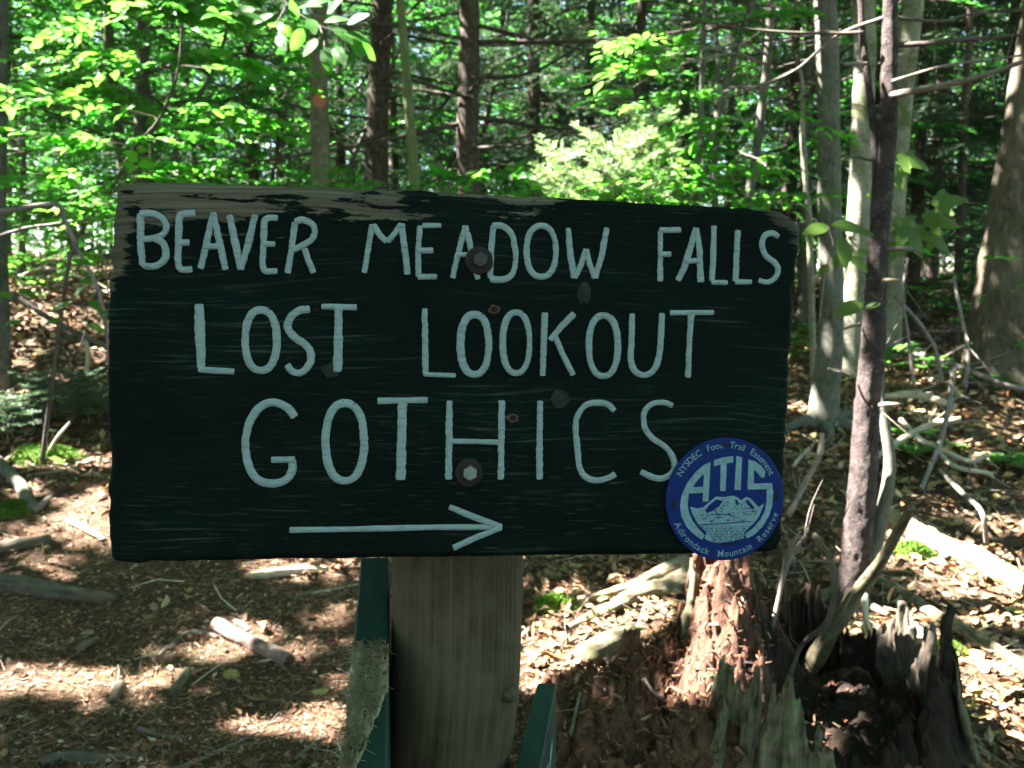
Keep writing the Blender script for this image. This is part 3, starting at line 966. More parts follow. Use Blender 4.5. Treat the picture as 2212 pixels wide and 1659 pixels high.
    # rim lettering from the built-in font
    def arc_text(txt, r0, a0, a1, size, inward):
        m = MB()
        n = len(txt)
        cu = bpy.data.curves.new('rim_lettering', 'FONT')
        ob = bpy.data.objects.new('rim_lettering', cu)
        col.objects.link(ob)
        glyphs, adv = [], []
        for ch in txt:
            if ch == ' ':
                glyphs.append(None)
                adv.append(0.42)
                continue
            cu.body = ch
            cu.size = 1.0
            cu.resolution_u = 3
            cu.offset = 0.004
            dg = bpy.context.evaluated_depsgraph_get()
            dg.update()
            me = bpy.data.meshes.new_from_object(ob.evaluated_get(dg))
            v = np.array([x.co[:] for x in me.vertices])
            f = [list(p.vertices) for p in me.polygons]
            glyphs.append((v, f))
            adv.append(v[:, 0].max() - v[:, 0].min() + 0.10)
            bpy.data.meshes.remove(me)
        bpy.data.objects.remove(ob)
        tot = sum(adv)
        pos = 0
        for g, a in zip(glyphs, adv):
            mid = (pos + a / 2) / tot
            pos += a
            if g is None:
                continue
            ang = a0 + (a1 - a0) * mid
            v, f = g
            xs = (v[:, 0] - (v[:, 0].min() + v[:, 0].max()) / 2) * size * 0.92
            ys = v[:, 1] * size
            if inward:      # tops towards the centre (lower rim)
                tx, ty = -math.sin(ang), math.cos(ang)
                nx_, ny_ = -math.cos(ang), -math.sin(ang)
            else:
                tx, ty = math.sin(ang), -math.cos(ang)
                nx_, ny_ = math.cos(ang), math.sin(ang)
            X = (r0 * math.cos(ang) + tx * xs + nx_ * ys) * k
            Yv = (r0 * math.sin(ang) + ty * xs + ny_ * ys) * k
            tri = []
            for fc in f:
                for j in range(1, len(fc) - 1):
                    t = (fc[0], fc[j], fc[j + 1])
                    ar = (X[t[1]] - X[t[0]]) * (Yv[t[2]] - Yv[t[0]]) - (Yv[t[1]] - Yv[t[0]]) * (X[t[2]] - X[t[0]])
                    tri.append(t if ar > 0 else t[::-1])
            m.add(np.c_[X, Yv, np.full(len(X), Z)], tri)
        local_obj('rim_lettering', m, M['disc_print'], root, False)
    arc_text('NYSDEC  Foot  Trail  Easement', 574, math.radians(154), math.radians(27), 108, False)
    arc_text('Adirondack  Mountain  Reserve', 648, math.radians(204), math.radians(346), 108, True)
    for x, y, w, h, a in ((932, 250, 125, 24, 0), (350, 940, 34, 120, 0), (1560, 832, 34, 118, 0), (985, 1396, 130, 26, 0)):
        emblem('nail_slot', [[(x - w / 2, y - h / 2), (x + w / 2, y - h / 2), (x + w / 2, y + h / 2), (x - w / 2, y + h / 2)]], 'hole', Z + 0.0003)


make_disc()


def make_post():
    pts, rad = [], []
    Yc = 0.905
    for x, y, w in ((990, 450, 286), (990, 700, 287), (989, 1000, 288), (989, 1210, 288), (985, 1420, 292), (975, 1560, 286), (966, 1660, 280)):
        pts.append(W(x, y, Yc))
        rad.append(w / 2 / F * Yc)
    base = pts[-1] + (pts[-1] - pts[-3]) * 0.0
    gz = float(ground_z(pts[-1][0], Yc)) - 0.05
    sl_ = (pts[-1] - pts[-2]) / (pts[-2][2] - pts[-1][2])
    for k in (.33, .66):
        pts.append(pts[6] + sl_ * (pts[6][2] - gz) * k * np.array([.5, .5, 1]))
        rad.append(rad[6])
    base = np.array([pts[-1][0] - .01, Yc, gz])
    pts.append(base)
    rad.append(rad[-1] * 1.02)
    pts, rad = pts[::-1], rad[::-1]
    root = thing('sign_post', 'weathered round wooden post carrying the trail sign, its side darkened by the green boards', 'post', (base[0], base[1], base[2] + 0.05))
    mb = MB()
    tube(mb, pts, rad, seg=72, wob=0.012, freq=30, steps=90)
    mb.build('shaft', M['post_wood'], root)
    # a knot bump on the shaft
    mb = MB()
    k = W(1103, 1504, 0.905 - 0.045)
    tube(mb, [k + [-.004, .012, 0], k + [0.001, -0.001, 0], k + [0.002, -0.004, 0]], [0.012, 0.008, 0.003], seg=10, wob=0.2, freq=90)
    mb.build('knot', M['post_wood'], root)


make_post()


def side_board(name, label, near, far, drop, thick, mats, chew):
    """a board seen along its upper edge: near/far are the pixel pair + depth of that edge"""
    (xl0, xr0, y0, d0), (xl1, xr1, y1, d1) = near, far
    A, B = W(xl0, y0, d0), W(xr0, y0, d0)
    C, D = W(xl1, y1, d1), W(xr1, y1, d1)
    # run the near end on, below the frame
    dirv = (A - C)
    root = thing(name, label, 'board', (A + B) / 2 - [0, 0, drop])
    n = 60
    t = np.linspace(0, 1.18, n)
    mb = MB()
    rows = []
    for s in t:
        l = C + (A - C) * s
        r = D + (B - D) * s
        w = r - l
        j = 0.0012 * fbm(np.array([[s * 30, 1, 2], [s * 30, 5, 9.0]]), 2, 3)
        rows.append([l - [0, 0, drop], l + [0, 0, -.003] + w * j[0], l + w * 0.06, l + w * 0.94, r + [0, 0, -.003] + w * j[1], r - [0, 0, drop]])
    V = np.array(rows).reshape(-1, 3)
    a = np.arange(n - 1)[:, None] * 6 + np.arange(5)[None]
    gr = np.stack([V[:, 0] * 1.0, V[:, 2], np.repeat(t, 6) * np.linalg.norm(A - C)], 1)
    q = np.stack([a, a + 1, a + 7, a + 6], -1).reshape(-1, 4)
    ends = np.array([[0, 5, 4, 1], [1, 4, 3, 2]])
    e2 = ends + (n - 1) * 6
    mb.add(V, None, np.concatenate([q, ends, e2[:, ::-1]]), grain=gr)
    mb.build('plank', M['green_board'], root, smooth=False)
    return root, (A, B, C, D)


rb, (A, B, C, D) = side_board('left_facing_board', 'dark green board fixed beside the post, its upper edge gnawed down to shaggy bare wood', (741, 837, 1659, 0.72), (779, 842, 1205, 0.97), 0.17, 0.034, None, True)
rb.name = 'gnawed_board'
# shaggy gnawed patch: a ragged skin of fibres on the lower half of that edge
def gnawed():
    mb = MB()
    ns, nw = 90, 26
    s = np.linspace(0.462, 1.17, ns)
    u = np.linspace(-0.02, 1.0, nw)
    SS, UU = np.meshgrid(s, u, indexing='ij')
    P = (C + (A - C) * SS[..., None]) * (1 - UU[..., None]) + (D + (B - D) * SS[..., None]) * UU[..., None]
    P = P + np.array([0, 0, 1.0]) * (0.002 + 0.006 * fbm(np.stack([UU * 14 + SS * 10, SS * 26, UU * 0], -1), 4, 31)[..., None])
    # dark undercut towards the post, near the lower end
    cut = sstep(0.0, 0.12, UU - (1.05 - 0.85 * sstep(0.58, 1.1, SS) - 0.08 * fbm(np.stack([SS * 25, UU * 4, SS * 0], -1), 2, 32)))
    P[..., 2] -= 0.020 * cut
    head = sstep(0.462, 0.49, SS + 0.02 * fbm(np.stack([UU * 9, SS * 0, SS * 0], -1), 2, 5))
    P[..., 2] -= 0.006 * (1 - head)
    keep = (cut < 0.6)
    a = np.arange(ns - 1)[:, None] * nw + np.arange(nw - 1)[None]
    q = np.stack([a, a + nw, a + nw + 1, a + 1], -1)
    kq = keep[:-1, :-1] & keep[1:, 1:]
    mb.add(P.reshape(-1, 3), None, q[kq].reshape(-1, 4)[:, ::-1], grain=np.stack([UU * 0.04 + 0.02 * SS, UU * 0.02, SS * 0.3], -1).reshape(-1, 3))
    # loose fibres
    n = 900
    ss = rng.uniform(0.47, 1.15, n)
    uu = rng.uniform(0.0, 1.0, n) * (1.0 - 0.75 * sstep(0.6, 1.1, ss))
    p = (C + (A - C) * ss[:, None]) * (1 - uu[:, None]) + (D + (B - D) * ss[:, None]) * uu[:, None] + [0, 0, 0.003]
    d = nrm(np.c_[rng.normal(-0.35, 0.5, n), rng.normal(-0.8, 0.4, n), rng.normal(0.1, 0.35, n)])
    ln = rng.uniform(0.004, 0.018, n)
    prisms(mb, p, p + d * ln[:, None], 0.0007, 0.0002)
    o = mb.build('gnawed_edge', M['chewed'], rb)
    tag(o, 'pale shaggy gnawed wood fibres')


gnawed()
rb2, (A2, B2, C2_, D2) = side_board('painted_board', 'narrow green board against the post, faint white paint strokes on its face', (1110, 1168, 1659, 0.86), (1160, 1202, 1476, 1.06), 0.16, 0.03, None, False)


def paint_traces():
    mb = MB()
    for s0, s1, h0, h1 in ((0.35, 0.52, 0.035, 0.06), (0.55, 0.6, 0.04, 0.10), (0.66, 0.86, 0.03, 0.035), (0.7, 0.74, 0.04, 0.11)):
        p = [D2 + (B2 - D2) * s - [0, 0, h] + np.array([0.0012, 0, 0]) for s, h in ((s0, h0), (s1, h0), (s1, h1), (s0, h1))]
        p[3] = p[0] - [0, 0, 0.012]
        p[2] = p[1] - [0, 0, 0.012 + (h1 - h0) * 0.5]
        mb.add(np.array(p), None, [[0, 1, 2, 3]])
    mb.build('paint_stroke', M['letter'], rb2, smooth=False)


paint_traces()
# ------------------------------------------------------------------ gaps cut in the crowns to put sun on chosen spots
def sunproj(p):
    p = np.asarray(p, float)
    t = (p[..., 2] - 0.5) / S[2]
    return p[..., :2] - S[:2] * t[..., None]


GAPS = []


def gap_ground(x, y, r):
    GAPS.append((*sunproj(G(x, y)), r))


def gap_at(x, y, Y, r):
    GAPS.append((*sunproj(W(x, y, Y)), r))


for a in ((40, 1475, .10), (110, 1475, .10), (190, 1465, .10), (270, 1480, .09), (350, 1470, .07), (430, 1440, .05), (505, 1385, .09), (570, 1390, .07), (640, 1400, .06), (600, 1232, .09), (690, 1222, .11), (760, 1218, .10),
          (725, 1330, .06), (700, 1540, .07), (720, 1600, .07), (640, 1600, .05), (560, 1580, .05), (30, 1600, .05), (730, 1460, .05),
          (60, 985, .16), (130, 990, .16), (190, 1010, .12), (215, 1080, .14), (160, 1120, .12), (60, 1060, .07), (20, 1170, .10), (100, 1225, .06), (225, 1150, .12), (40, 770, .18), (20, 860, .10), (215, 780, .10), (110, 800, .12), (60, 690, .16), (190, 700, .12), (130, 640, .14), (30, 610, .2),
          (1180, 1390, .15), (1210, 1450, .14), (1260, 1400, .16), (1300, 1340, .17), (1380, 1300, .17), (1250, 1290, .10), (1190, 1500, .10), (1420, 1260, .12),
          (1980, 1190, .20), (2050, 1220, .22), (2130, 1260, .22), (2200, 1300, .22), (2100, 1200, .12), (2190, 1220, .10), (2060, 1290, .08), (2150, 1520, .16), (2200, 1560, .18), (2080, 1480, .07), (1960, 1380, .07), (2110, 1430, .09), (2190, 1440, .12), (2060, 1100, .1), (2180, 1140, .12), (1930, 1060, .1), (1990, 1110, .1),
          (1725, 800, .12), (1735, 880, .14), (1730, 960, .14), (1720, 1040, .12), (1960, 950, .10), (2010, 900, .12), (2080, 960, .09), (2140, 990, .10), (2180, 1060, .10), (2080, 1040, .07), (1990, 1010, .07), (2200, 880, .08)):
    gap_ground(*a)
for a in ((1480, 1330, 2.3, .14), (1555, 1300, 2.4, .13), (1530, 1220, 2.5, .14), (1440, 1380, 2.2, .10), (1830, 1280, 3.0, .08),
          (1850, 1230, 3.1, .14), (1862, 1000, 3.2, .16), (1868, 920, 3.2, .15), (1878, 840, 3.2, .12), (1905, 560, 3.2, .04), (1925, 100, 3.2, .14), (1916, 330, 3.2, .04), (2010, 185, 3.2, .07),
          (1330, 330, 4.7, 0.25), (1400, 250, 4.7, 0.21), (1250, 320, 4.7, 0.23), (1180, 260, 4.7, 0.14), (1290, 400, 4.7, 0.23), (1400, 380, 4.7, 0.16), (1470, 330, 4.7, 0.16), (1450, 250, 4.7, 0.14), (1540, 420, 4.7, 0.11), (1200, 400, 4.7, 0.11), (1100, 420, 4.7, 0.11),
          (1770, 60, 5.3, .2), (1765, 540, 5.3, .07), (1775, 430, 5.3, .05), (1760, 900, 5.3, .08), (1845, 600, 6.8, .22), (1850, 480, 6.8, .15), (1855, 700, 6.8, .2), (1865, 250, 6.8, .1), (1640, 250, 5.5, .08), (1655, 130, 5.5, .06), (1740, 350, 5.6, .2), (1740, 260, 5.6, .1),
          (1510, 370, 5.0, .06), (1585, 150, 5.0, .05), (1010, 180, 7.5, .13), (1005, 100, 7.5, .06), (1005, 330, 7.5, .06), (880, 250, 6.0, .05), (2150, 620, 6.4, .10), (2200, 180, 6.4, .1), (700, 70, 3.2, .16), (740, 90, 3.2, .10), (590, 50, 3.2, .10),
          (1800, 530, 2.9, .06), (1830, 560, 2.9, .05), (450, 130, 4.4, .1), (330, 270, 4.4, .06), (200, 240, 4.4, .06), (270, 390, 4.0, .09), (100, 120, 4.2, .2), (250, 100, 4.2, .2), (480, 200, 4.2, .15), (150, 330, 4.2, .2), (380, 330, 4.2, .12), (560, 60, 4.1, .12), (60, 250, 4.1, .15), (60, 20, 4.0, .1), (2000, 440, 3.3, .05), (1960, 500, 3.3, .06)):
    gap_at(*a)
GAPS = np.array(GAPS)
SHADE = [(*sunproj(W(x, y, .8)), r) for x, y, r in ((300, 600, .3), (700, 600, .3), (1100, 600, .3), (1600, 600, .3), (300, 1100, .3), (700, 1100, .3), (1100, 1100, .3), (1600, 1100, .3), (1000, 1600, .35))] + [(*sunproj(W(x, y, Y)), r) for x, y, Y, r in ((1790, 1520, 2.3, .26), (1700, 1600, 2.1, .2), (1930, 1600, 2.2, .24), (1300, 1620, 1.95, .16), (1420, 1600, 2.0, .14))]


def lit(P, low=False):
    """True where a leaf at P would stand in one of the gaps the sun comes through (low: the tighter gaps of the lower leaf layer)"""
    q = sunproj(P)
    out = np.zeros(len(q), bool)
    ex, ey = (.03, .025) if low else (.17, .14)
    q3 = np.c_[q, np.zeros(len(q))]
    if low:
        out |= 0.6 * vnoise(q3 * 3.7, 73) + 0.5 * vnoise(q3 * 8.3, 74) > 0.62
    else:
        n = 0.6 * vnoise(q3 * 1.1, 71) + 0.45 * vnoise(q3 * 2.9, 72)
        thr = np.where(q[:, 1] > 7.5, 0.0, 0.36)
        out |= n > thr
    for sx, sy, r in SHADE[9:]:
        out &= ~((q[:, 0] - sx) ** 2 + (q[:, 1] - sy) ** 2 < r * r)
    for gx, gy, r in GAPS:
        out |= ((q[:, 0] - gx) / (r * 1.12 + ex)) ** 2 + ((q[:, 1] - gy) / (r * 0.95 + ey)) ** 2 < 1
    for sx, sy, r in SHADE[:9]:
        out &= ~((q[:, 0] - sx) ** 2 + (q[:, 1] - sy) ** 2 < r * r)
    return out


# ------------------------------------------------------------------ foliage builders
def tints(n, lo=0.7, hi=1.25, hue=0.15, r=rng):
    k = r.uniform(lo, hi, (n, 1))
    h = r.normal(0, hue, (n, 1))
    return np.clip(np.c_[k * (1 + h), k, k * (1 - h * 0.5)], 0.2, 2.0)


def sprays(ml, mt, st, dr, ln, leaf, K=11, keep=None, tpl=LEAF0, r=rng, twr=0.0016, tilt=0.35):
    """flat beech-like sprays: two rows of leaves along a twig"""
    st, dr, ln = np.asarray(st, float), nrm(dr), np.asarray(ln, float)
    m = len(st)
    if m == 0:
        return
    up = nrm(np.array([0, 0, 1.0]) + r.normal(0, 0.18, (m, 3)))
    side = nrm(np.cross(up, dr))
    t = np.linspace(0.12, 1.0, K)
    P = st[:, None] + dr[:, None] * (ln[:, None] * t)[..., None] + np.array([0, 0, -1.0]) * (0.22 * ln[:, None] * t ** 2)[..., None]
    sg = np.where(np.arange(K) % 2 == 0, 1.0, -1.0)
    sg[-1] = 0.15
    an = np.where(np.arange(K) == K - 1, 0.1, 0.9)
    D = dr[:, None] * np.cos(an)[None, :, None] + side[:, None] * (sg * np.sin(an))[None, :, None] + r.normal(0, 0.16, (m, K, 3))
    D[..., 2] -= 0.16
    N = up[:, None] + r.normal(0, tilt, (m, K, 3))
    sz = leaf * r.uniform(0.65, 1.2, (m, K)) * (0.75 + 0.35 * np.sin(math.pi * np.clip(t, 0, 1)))[None]
    P, D, N, sz = P.reshape(-1, 3), D.reshape(-1, 3), N.reshape(-1, 3), sz.reshape(-1)
    tn = np.repeat(tints(m, 0.75, 1.2, 0.10, r), K, 0) * tints(m * K, 0.85, 1.15, 0.06, r)
    if keep is not None:
        k = keep(P)
        P, D, N, sz, tn = P[k], D[k], N[k], sz[k], tn[k]
    leaves(ml, P, D, N, sz, 1.0, tn, tpl)
    prisms(mt, st, st + dr * ln[:, None] * 0.97 + np.array([0, 0, -1.0]) * (0.20 * ln)[:, None], twr, twr * 0.4)


def beech_crown(ml, mt, path, R, zlo, nb, leaf, keep=None, r=rng, K=11, updir=0.22, top=None, sp=0.13):
    """branches with flat sprays along an already traced stem"""
    z = path[:, 2]
    for b in range(nb):
        f = (b + r.uniform(0, 1)) / nb
        zz = zlo + (z[-1] - zlo) * f
        p0 = np.array([np.interp(zz, z, path[:, i]) for i in range(3)])
        az = b * 2.399 + r.uniform(-0.5, 0.5)
        L = R * (0.45 + 0.75 * math.sin(math.pi * min(1, 0.25 + 0.75 * f)) ) * r.uniform(0.6, 1.15)
        d = np.array([math.cos(az), math.sin(az), updir + r.normal(0, 0.12)])
        d = d / np.linalg.norm(d)
        p1 = p0 + d * L * 0.55
        p2 = p1 + nrm(d + np.array([0, 0, -0.15]) + r.normal(0, 0.15, 3)) * L * 0.45
        tube(mt, [p0, p1, p2], [0.009 * L + 0.002, 0.005 * L + 0.0015, 0.0012], seg=5, steps=6, cap=False)
        m = max(3, int(L / sp))
        t = r.uniform(0.12, 1.0, m)
        st = np.where((t < 0.55)[:, None], p0 + (p1 - p0) * (t / 0.55)[:, None], p1 + (p2 - p1) * ((t - 0.55) / 0.45)[:, None])
        sa = np.where(np.arange(m) % 2 == 0, 1, -1) * r.uniform(0.5, 1.0, m)
        dx = np.c_[d[0] * np.cos(sa) - d[1] * np.sin(sa), d[0] * np.sin(sa) + d[1] * np.cos(sa), np.full(m, 0.06) + r.normal(0, 0.12, m)]
        ln = r.uniform(0.18, 0.42, m) * (1.15 - 0.5 * t)
        st = np.vstack([st, p2[None]])
        dx = np.vstack([dx, (p2 - p1)[None]])
        ln = np.append(ln, 0.3)
        sprays(ml, mt, st, dx, ln, leaf, K, keep, r=r)


def needles_along(mn, A, B, n, size, r=rng, flat=0.5, tint=None, wid=1.0):
    """needles in two-sided rows on many twigs A->B at once"""
    A, B = np.asarray(A, float), np.asarray(B, float)
    m = len(A)
    if m == 0:
        return
    d = nrm(B - A)
    t = (np.arange(n) + 0.5) / n
    P = A[:, None] + (B - A)[:, None] * t[None, :, None]
    side = nrm(np.cross(d, np.array([0, 0, 1.0]) + r.normal(0, 0.1, (m, 3))))
    upv = np.cross(side, d)
    sg = np.where(np.arange(n) % 2 == 0, 1.0, -1.0)[None, :, None]
    D = d[:, None] * 0.75 + side[:, None] * sg + upv[:, None] * r.normal(0.15, flat, (m, n, 1)) + r.normal(0, 0.12, (m, n, 3))
    N = upv[:, None] + r.normal(0, 0.5, (m, n, 3))
    sz = size * r.uniform(0.75, 1.2, (m, n)) * (1.0 - 0.35 * t)[None]
    tn = np.repeat(tints(m, 0.7, 1.25, 0.08, r) if tint is None else tint, n, 0)
    leaves(mn, P.reshape(-1, 3), D.reshape(-1, 3), N.reshape(-1, 3), sz.reshape(-1), wid, tn, NEED)


def spruce_crown(mn, mt, md, path, R, zlo, zdead, nb, nsz, r=rng, keep=None, spacing=0.085, nn=20, wid=1.3):
    z = path[:, 2]
    A, B = [], []
    for b in range(nb):
        f = (b + r.uniform(0, 1)) / nb
        zz = z[0] + zlo + (z[-1] - z[0] - zlo) * f
        p0 = np.array([np.interp(zz, z, path[:, i]) for i in range(3)])
        az = r.uniform(0, 2 * math.pi)
        L = R * (1.05 - 0.85 * f) * r.uniform(0.6, 1.15)
        dead = zz - z[0] < zdead and r.uniform() < 0.75
        d = nrm(np.array([math.cos(az), math.sin(az), r.uniform(-0.28, 0.05)]))
        mid = p0 + d * L * 0.5
        end = mid + nrm(d + np.array([0, 0, r.uniform(-0.05, 0.3)])) * L * 0.5
        pts = smooth_path([p0, mid, end], 8)
        if dead:
            tube(md, pts, np.linspace(0.004 + 0.007 * L, 0.0015, 8), seg=5, cap=False)
            m = int(L / 0.10)
            t = r.uniform(0.25, 1, m)
            st = np.stack([np.interp(t, np.linspace(0, 1, 8), pts[:, i]) for i in range(3)], 1)
            dv = nrm(d[None] * 0.6 + r.normal(0, 0.6, (m, 3)))
            prisms(md, st, st + dv * r.uniform(0.06, 0.3, (m, 1)), 0.0022, 0.0008)
            continue
        tube(mt, pts, np.linspace(0.004 + 0.007 * L, 0.002, 8), seg=5, cap=False)
        m = max(4, int(L / spacing))
        t = np.linspace(0.12, 1, m)
        st = np.stack([np.interp(t, np.linspace(0, 1, 8), pts[:, i]) for i in range(3)], 1)
        sd = nrm(np.cross(d, [0, 0, 1.0]))
        for sgn in (-1, 1):
            dv = nrm(d[None] * 0.65 + sd[None] * sgn * 0.75 + np.array([0, 0, -0.22]) + r.normal(0, 0.15, (m, 3)))
            ln = (0.10 + 0.26 * L * np.sin(math.pi * (0.15 + 0.8 * t)) * 0.6) * r.uniform(0.7, 1.2, m)
            A.append(st)
            B.append(st + dv * ln[:, None])
            # twiglets
            for q in (0.45, 0.75):
                s2 = st + dv * (ln * q)[:, None]
                d2 = nrm(dv + sd[None] * sgn * r.uniform(-0.9, 0.9, (m, 1)) + r.normal(0, 0.2, (m, 3)))
                A.append(s2)
                B.append(s2 + d2 * (ln * 0.5)[:, None])
    if A:
        A, B = np.concatenate(A), np.concatenate(B)
        if keep is not None:
            k = keep(0.5 * (A + B))
            A, B = A[k], B[k]
        prisms(mt, A, B, 0.0016, 0.0008)
        needles_along(mn, A, B, nn, nsz, r, wid=wid)


def canopy_crown(ml, mt, c, rad, n, leaf, r=rng, keep=None, low=False):
    nc = max(12, n // 26)
    u = nrm(r.normal(0, 1, (nc, 3))) * r.uniform(0.25, 1, (nc, 1)) ** 0.5
    cc = c + u * np.array(rad)
    P = np.repeat(cc, 26, 0) + r.normal(0, 1, (nc * 26, 3)) * (np.array([0.5, 0.5, 0.2]) if low else np.array([0.62, 0.62, 0.26]))
    D = nrm(r.normal(0, 1, (len(P), 3)) * [1, 1, 0.4])
    N = np.array([0, 0, 1.0]) + r.normal(0, 0.45, (len(P), 3))
    k = ~lit(P, low)
    P, D, N = P[k], D[k], N[k]
    leaves(ml, P, D, N, leaf * r.uniform(0.7, 1.25, len(P)), 1.25, tints(len(P), 0.8, 1.15, 0.1, r), LEAF0)
    base = c - np.array([0, 0, rad[2] * 0.9])
    for q in cc[:: max(1, nc // 14)]:
        limb = [base + r.normal(0, 0.1, 3), base * 0.45 + q * 0.55 + [0, 0, 0.3], q]
        if lit(smooth_path(limb, 14), low)[3:].any():
            continue
        tube(mt, limb, [0.035, 0.02, 0.006], seg=5, steps=6, cap=False)


def keep_dark(P):
    return ~lit(P)


def trunk_path(px, Y, top_z, sink=0.06, dY=0.0):
    """stem traced top-down in pixels at depth Y, run down to the ground and up to top_z"""
    w = [W(x, y, Y + dY * i) for i, (x, y, *_) in enumerate(px)]
    rad = [p[2] / 2 / F * Y for p in px]
    pts = w[::-1]
    rad = rad[::-1]
    gz = float(ground_z(pts[0][0], pts[0][1]))
    if pts[0][2] > gz + 0.05:
        b = pts[0] + (pts[0] - pts[1]) / max(1e-6, abs(pts[0][2] - pts[1][2])) * (pts[0][2] - gz) * 0.5
        b = np.array([b[0], b[1], 0])
        b[2] = float(ground_z(b[0], b[1])) - sink
        pts = [b] + pts
        rad = [rad[0] * 1.22] + rad
    else:
        pts = [pts[0] - np.array([0, 0, .22])] + pts
        rad = [rad[0] * 1.25] + rad
    d = nrm(pts[-1] - pts[-2])
    d = nrm(d * 0.5 + np.array([0, 0, 1.0]))
    z = pts[-1][2]
    while z < top_z - 0.5:
        st = min(2.0, top_z - z)
        pts.append(pts[-1] + d * st)
        rad.append(rad[-1] * (0.86 if top_z > 4 else 0.75))
        z = pts[-1][2]
    return np.array(pts), np.array(rad)


def px_tree(name, label, px, Y, top_z, bark, crown=None, seg=12, wob=0.03, freq=9, group=None, dY=0.0, steps=None):
    pts, rad = trunk_path(px, Y, top_z, dY=dY)
    root = thing(name, label, 'tree', (pts[0][0], pts[0][1], pts[0][2] + 0.06), group)
    mb = MB()
    n = steps or max(24, int(len(pts) * 7))
    tube(mb, pts, rad, seg=seg, wob=wob, freq=freq, steps=n, seed=int(abs(pts[0][0]) * 100) % 50)
    tr = mb.build('trunk', M[bark], root)
    path = smooth_path(pts, 40)
    if crown:
        ml, mt, md = MB(), MB(), MB()
        lm = crown(ml, mt, md, path)
        if ml.n:
            ml.build('crown', M[lm], root, smooth=False)
        if mt.n:
            mt.build('branches', M['twig_dark'], root)
        if md.n:
            md.build('dead_branches', M['twig_dark'], root)
    return root, path


def hard_crown(h0=6.5, rad=(2.6, 2.6, 2.6), n=2600):
    def f(ml, mt, md, path):
        c = path[-1] - np.array([0, 0, rad[2] * 0.6])
        canopy_crown(ml, mt, c, rad, n, 0.17, keep=keep_dark)
        return 'canopy_leaf'
    return f


def spr_crown(R=1.7, zlo=1.2, zdead=3.2, nb=60, top=None):
    def f(ml, mt, md, path):
        spruce_crown(ml, mt, md, path, R, zlo, zdead, nb, 0.026, keep=keep_dark)
        return 'needle'
    return f


def und_crown(R=1.0, zlo=1.6, nb=30, leaf=0.075, up=0.22):
    def f(ml, mt, md, path):
        beech_crown(ml, mt, path, R, path[0][2] + zlo, nb, leaf, keep_dark, updir=up)
        return 'beech_leaf'
    return f


# ------------------------------------------------------------------ trees one can tell apart
marked, mpath = px_tree('beech_tree', 'smooth olive-grey beech trunk with a small orange disc nailed to it', [(692, -60, 36), (690, 0, 37), (686, 130, 38), (690, 230, 39), (692, 320, 42), (694, 400, 46), (694, 470, 50)], 7.0, 9.5, 'beech_bark', hard_crown())
px_tree('spruce_tree', 'straight dark-brown spruce trunk between the marked beech and the thin green maple', [(826, -60, 42), (824, 60, 42), (818, 200, 45), (813, 330, 49), (812, 410, 52), (811, 500, 56)], 8.0, 11.5, 'spruce_bark', spr_crown(1.9, 1.8, 3.6, 70))
px_tree('striped_maple', 'thin bending green-barked maple stem beside the dark spruce trunk', [(862, -60, 17), (866, 20, 18), (876, 140, 19), (886, 260, 20), (893, 350, 21), (896, 430, 23)], 6.0, 6.8, 'maple_bark', und_crown(1.1, 3.4, 26))
px_tree('spruce_tree', 'flaky brown spruce trunk flecked with sun, with dark drooping limbs', [(1014, -60, 40), (1014, 60, 42), (1013, 180, 44), (1009, 300, 46), (1014, 390, 49), (1016, 470, 52)], 7.5, 11.5, 'spruce_bark', spr_crown(2.4, 1.6, 2.6, 90))
px_tree('beech_sapling', 'slim upright grey sapling behind the sunlit fir', [(1523, -60, 10), (1520, 40, 10), (1515, 220, 11), (1508, 380, 13), (1504, 470, 14)], 5.0, 4.6, 'grey_bark', und_crown(0.75, 2.3, 16), seg=8)
px_tree('beech_sapling', 'slim sapling leaning across behind the upright grey one', [(1640, -60, 11), (1612, 40, 12), (1588, 110, 13), (1560, 220, 13), (1535, 310, 14), (1508, 420, 15)], 5.3, 4.2, 'grey_bark', und_crown(0.8, 2.2, 16), seg=8)
px_tree('maple_sapling', 'leaning grey-barked maple sapling with sun flecks down its stem', [(1668, -60, 15), (1664, 40, 16), (1656, 150, 17), (1645, 240, 18), (1630, 360, 19), (1614, 460, 21)], 5.5, 5.2, 'grey_bark', und_crown(0.9, 2.6, 20), seg=10)
px_tree('beech_sapling', 'pale forked sapling lit white by the sun beside the smooth grey trunk', [(1720, 120, 7), (1733, 180, 9), (1733, 260, 12), (1736, 330, 14), (1742, 420, 12), (1748, 480, 13)], 5.7, 3.0, 'birch_bark', und_crown(0.7, 1.9, 10), seg=8)
px_tree('maple_tree', 'smooth two-toned grey maple trunk standing beside the end of the sign', [(1783, -60, 46), (1786, 60, 46), (1790, 250, 46), (1792, 450, 48), (1796, 600, 50), (1795, 720, 52), (1784, 840, 60), (1776, 925, 72)], 5.3, 10.0, 'grey_bark', hard_crown(), seg=20, wob=0.02)
mroot = [o for o in col.objects if o.name.startswith('maple_tree')][0]
for dx, dy, L in ((-.32, -.12, .3), (.26, -.22, .3), (-.05, -.36, .3), (.34, .1, .3)):
    m = MB()
    p0 = np.array(mroot.location)
    pts = [p0 + [dx * .12, dy * .12, .12]] + [np.array([p0[0] + dx * k, p0[1] + dy * k, float(ground_z(p0[0] + dx * k, p0[1] + dy * k)) + hz]) for k, hz in ((.35, .03), (.75, .005), (1.1, -.03))]
    tube(m, pts, [.06, .042, .026, .012], seg=10, steps=16, wob=.1, freq=30)
    m.build('root', M['grey_bark'], mroot)
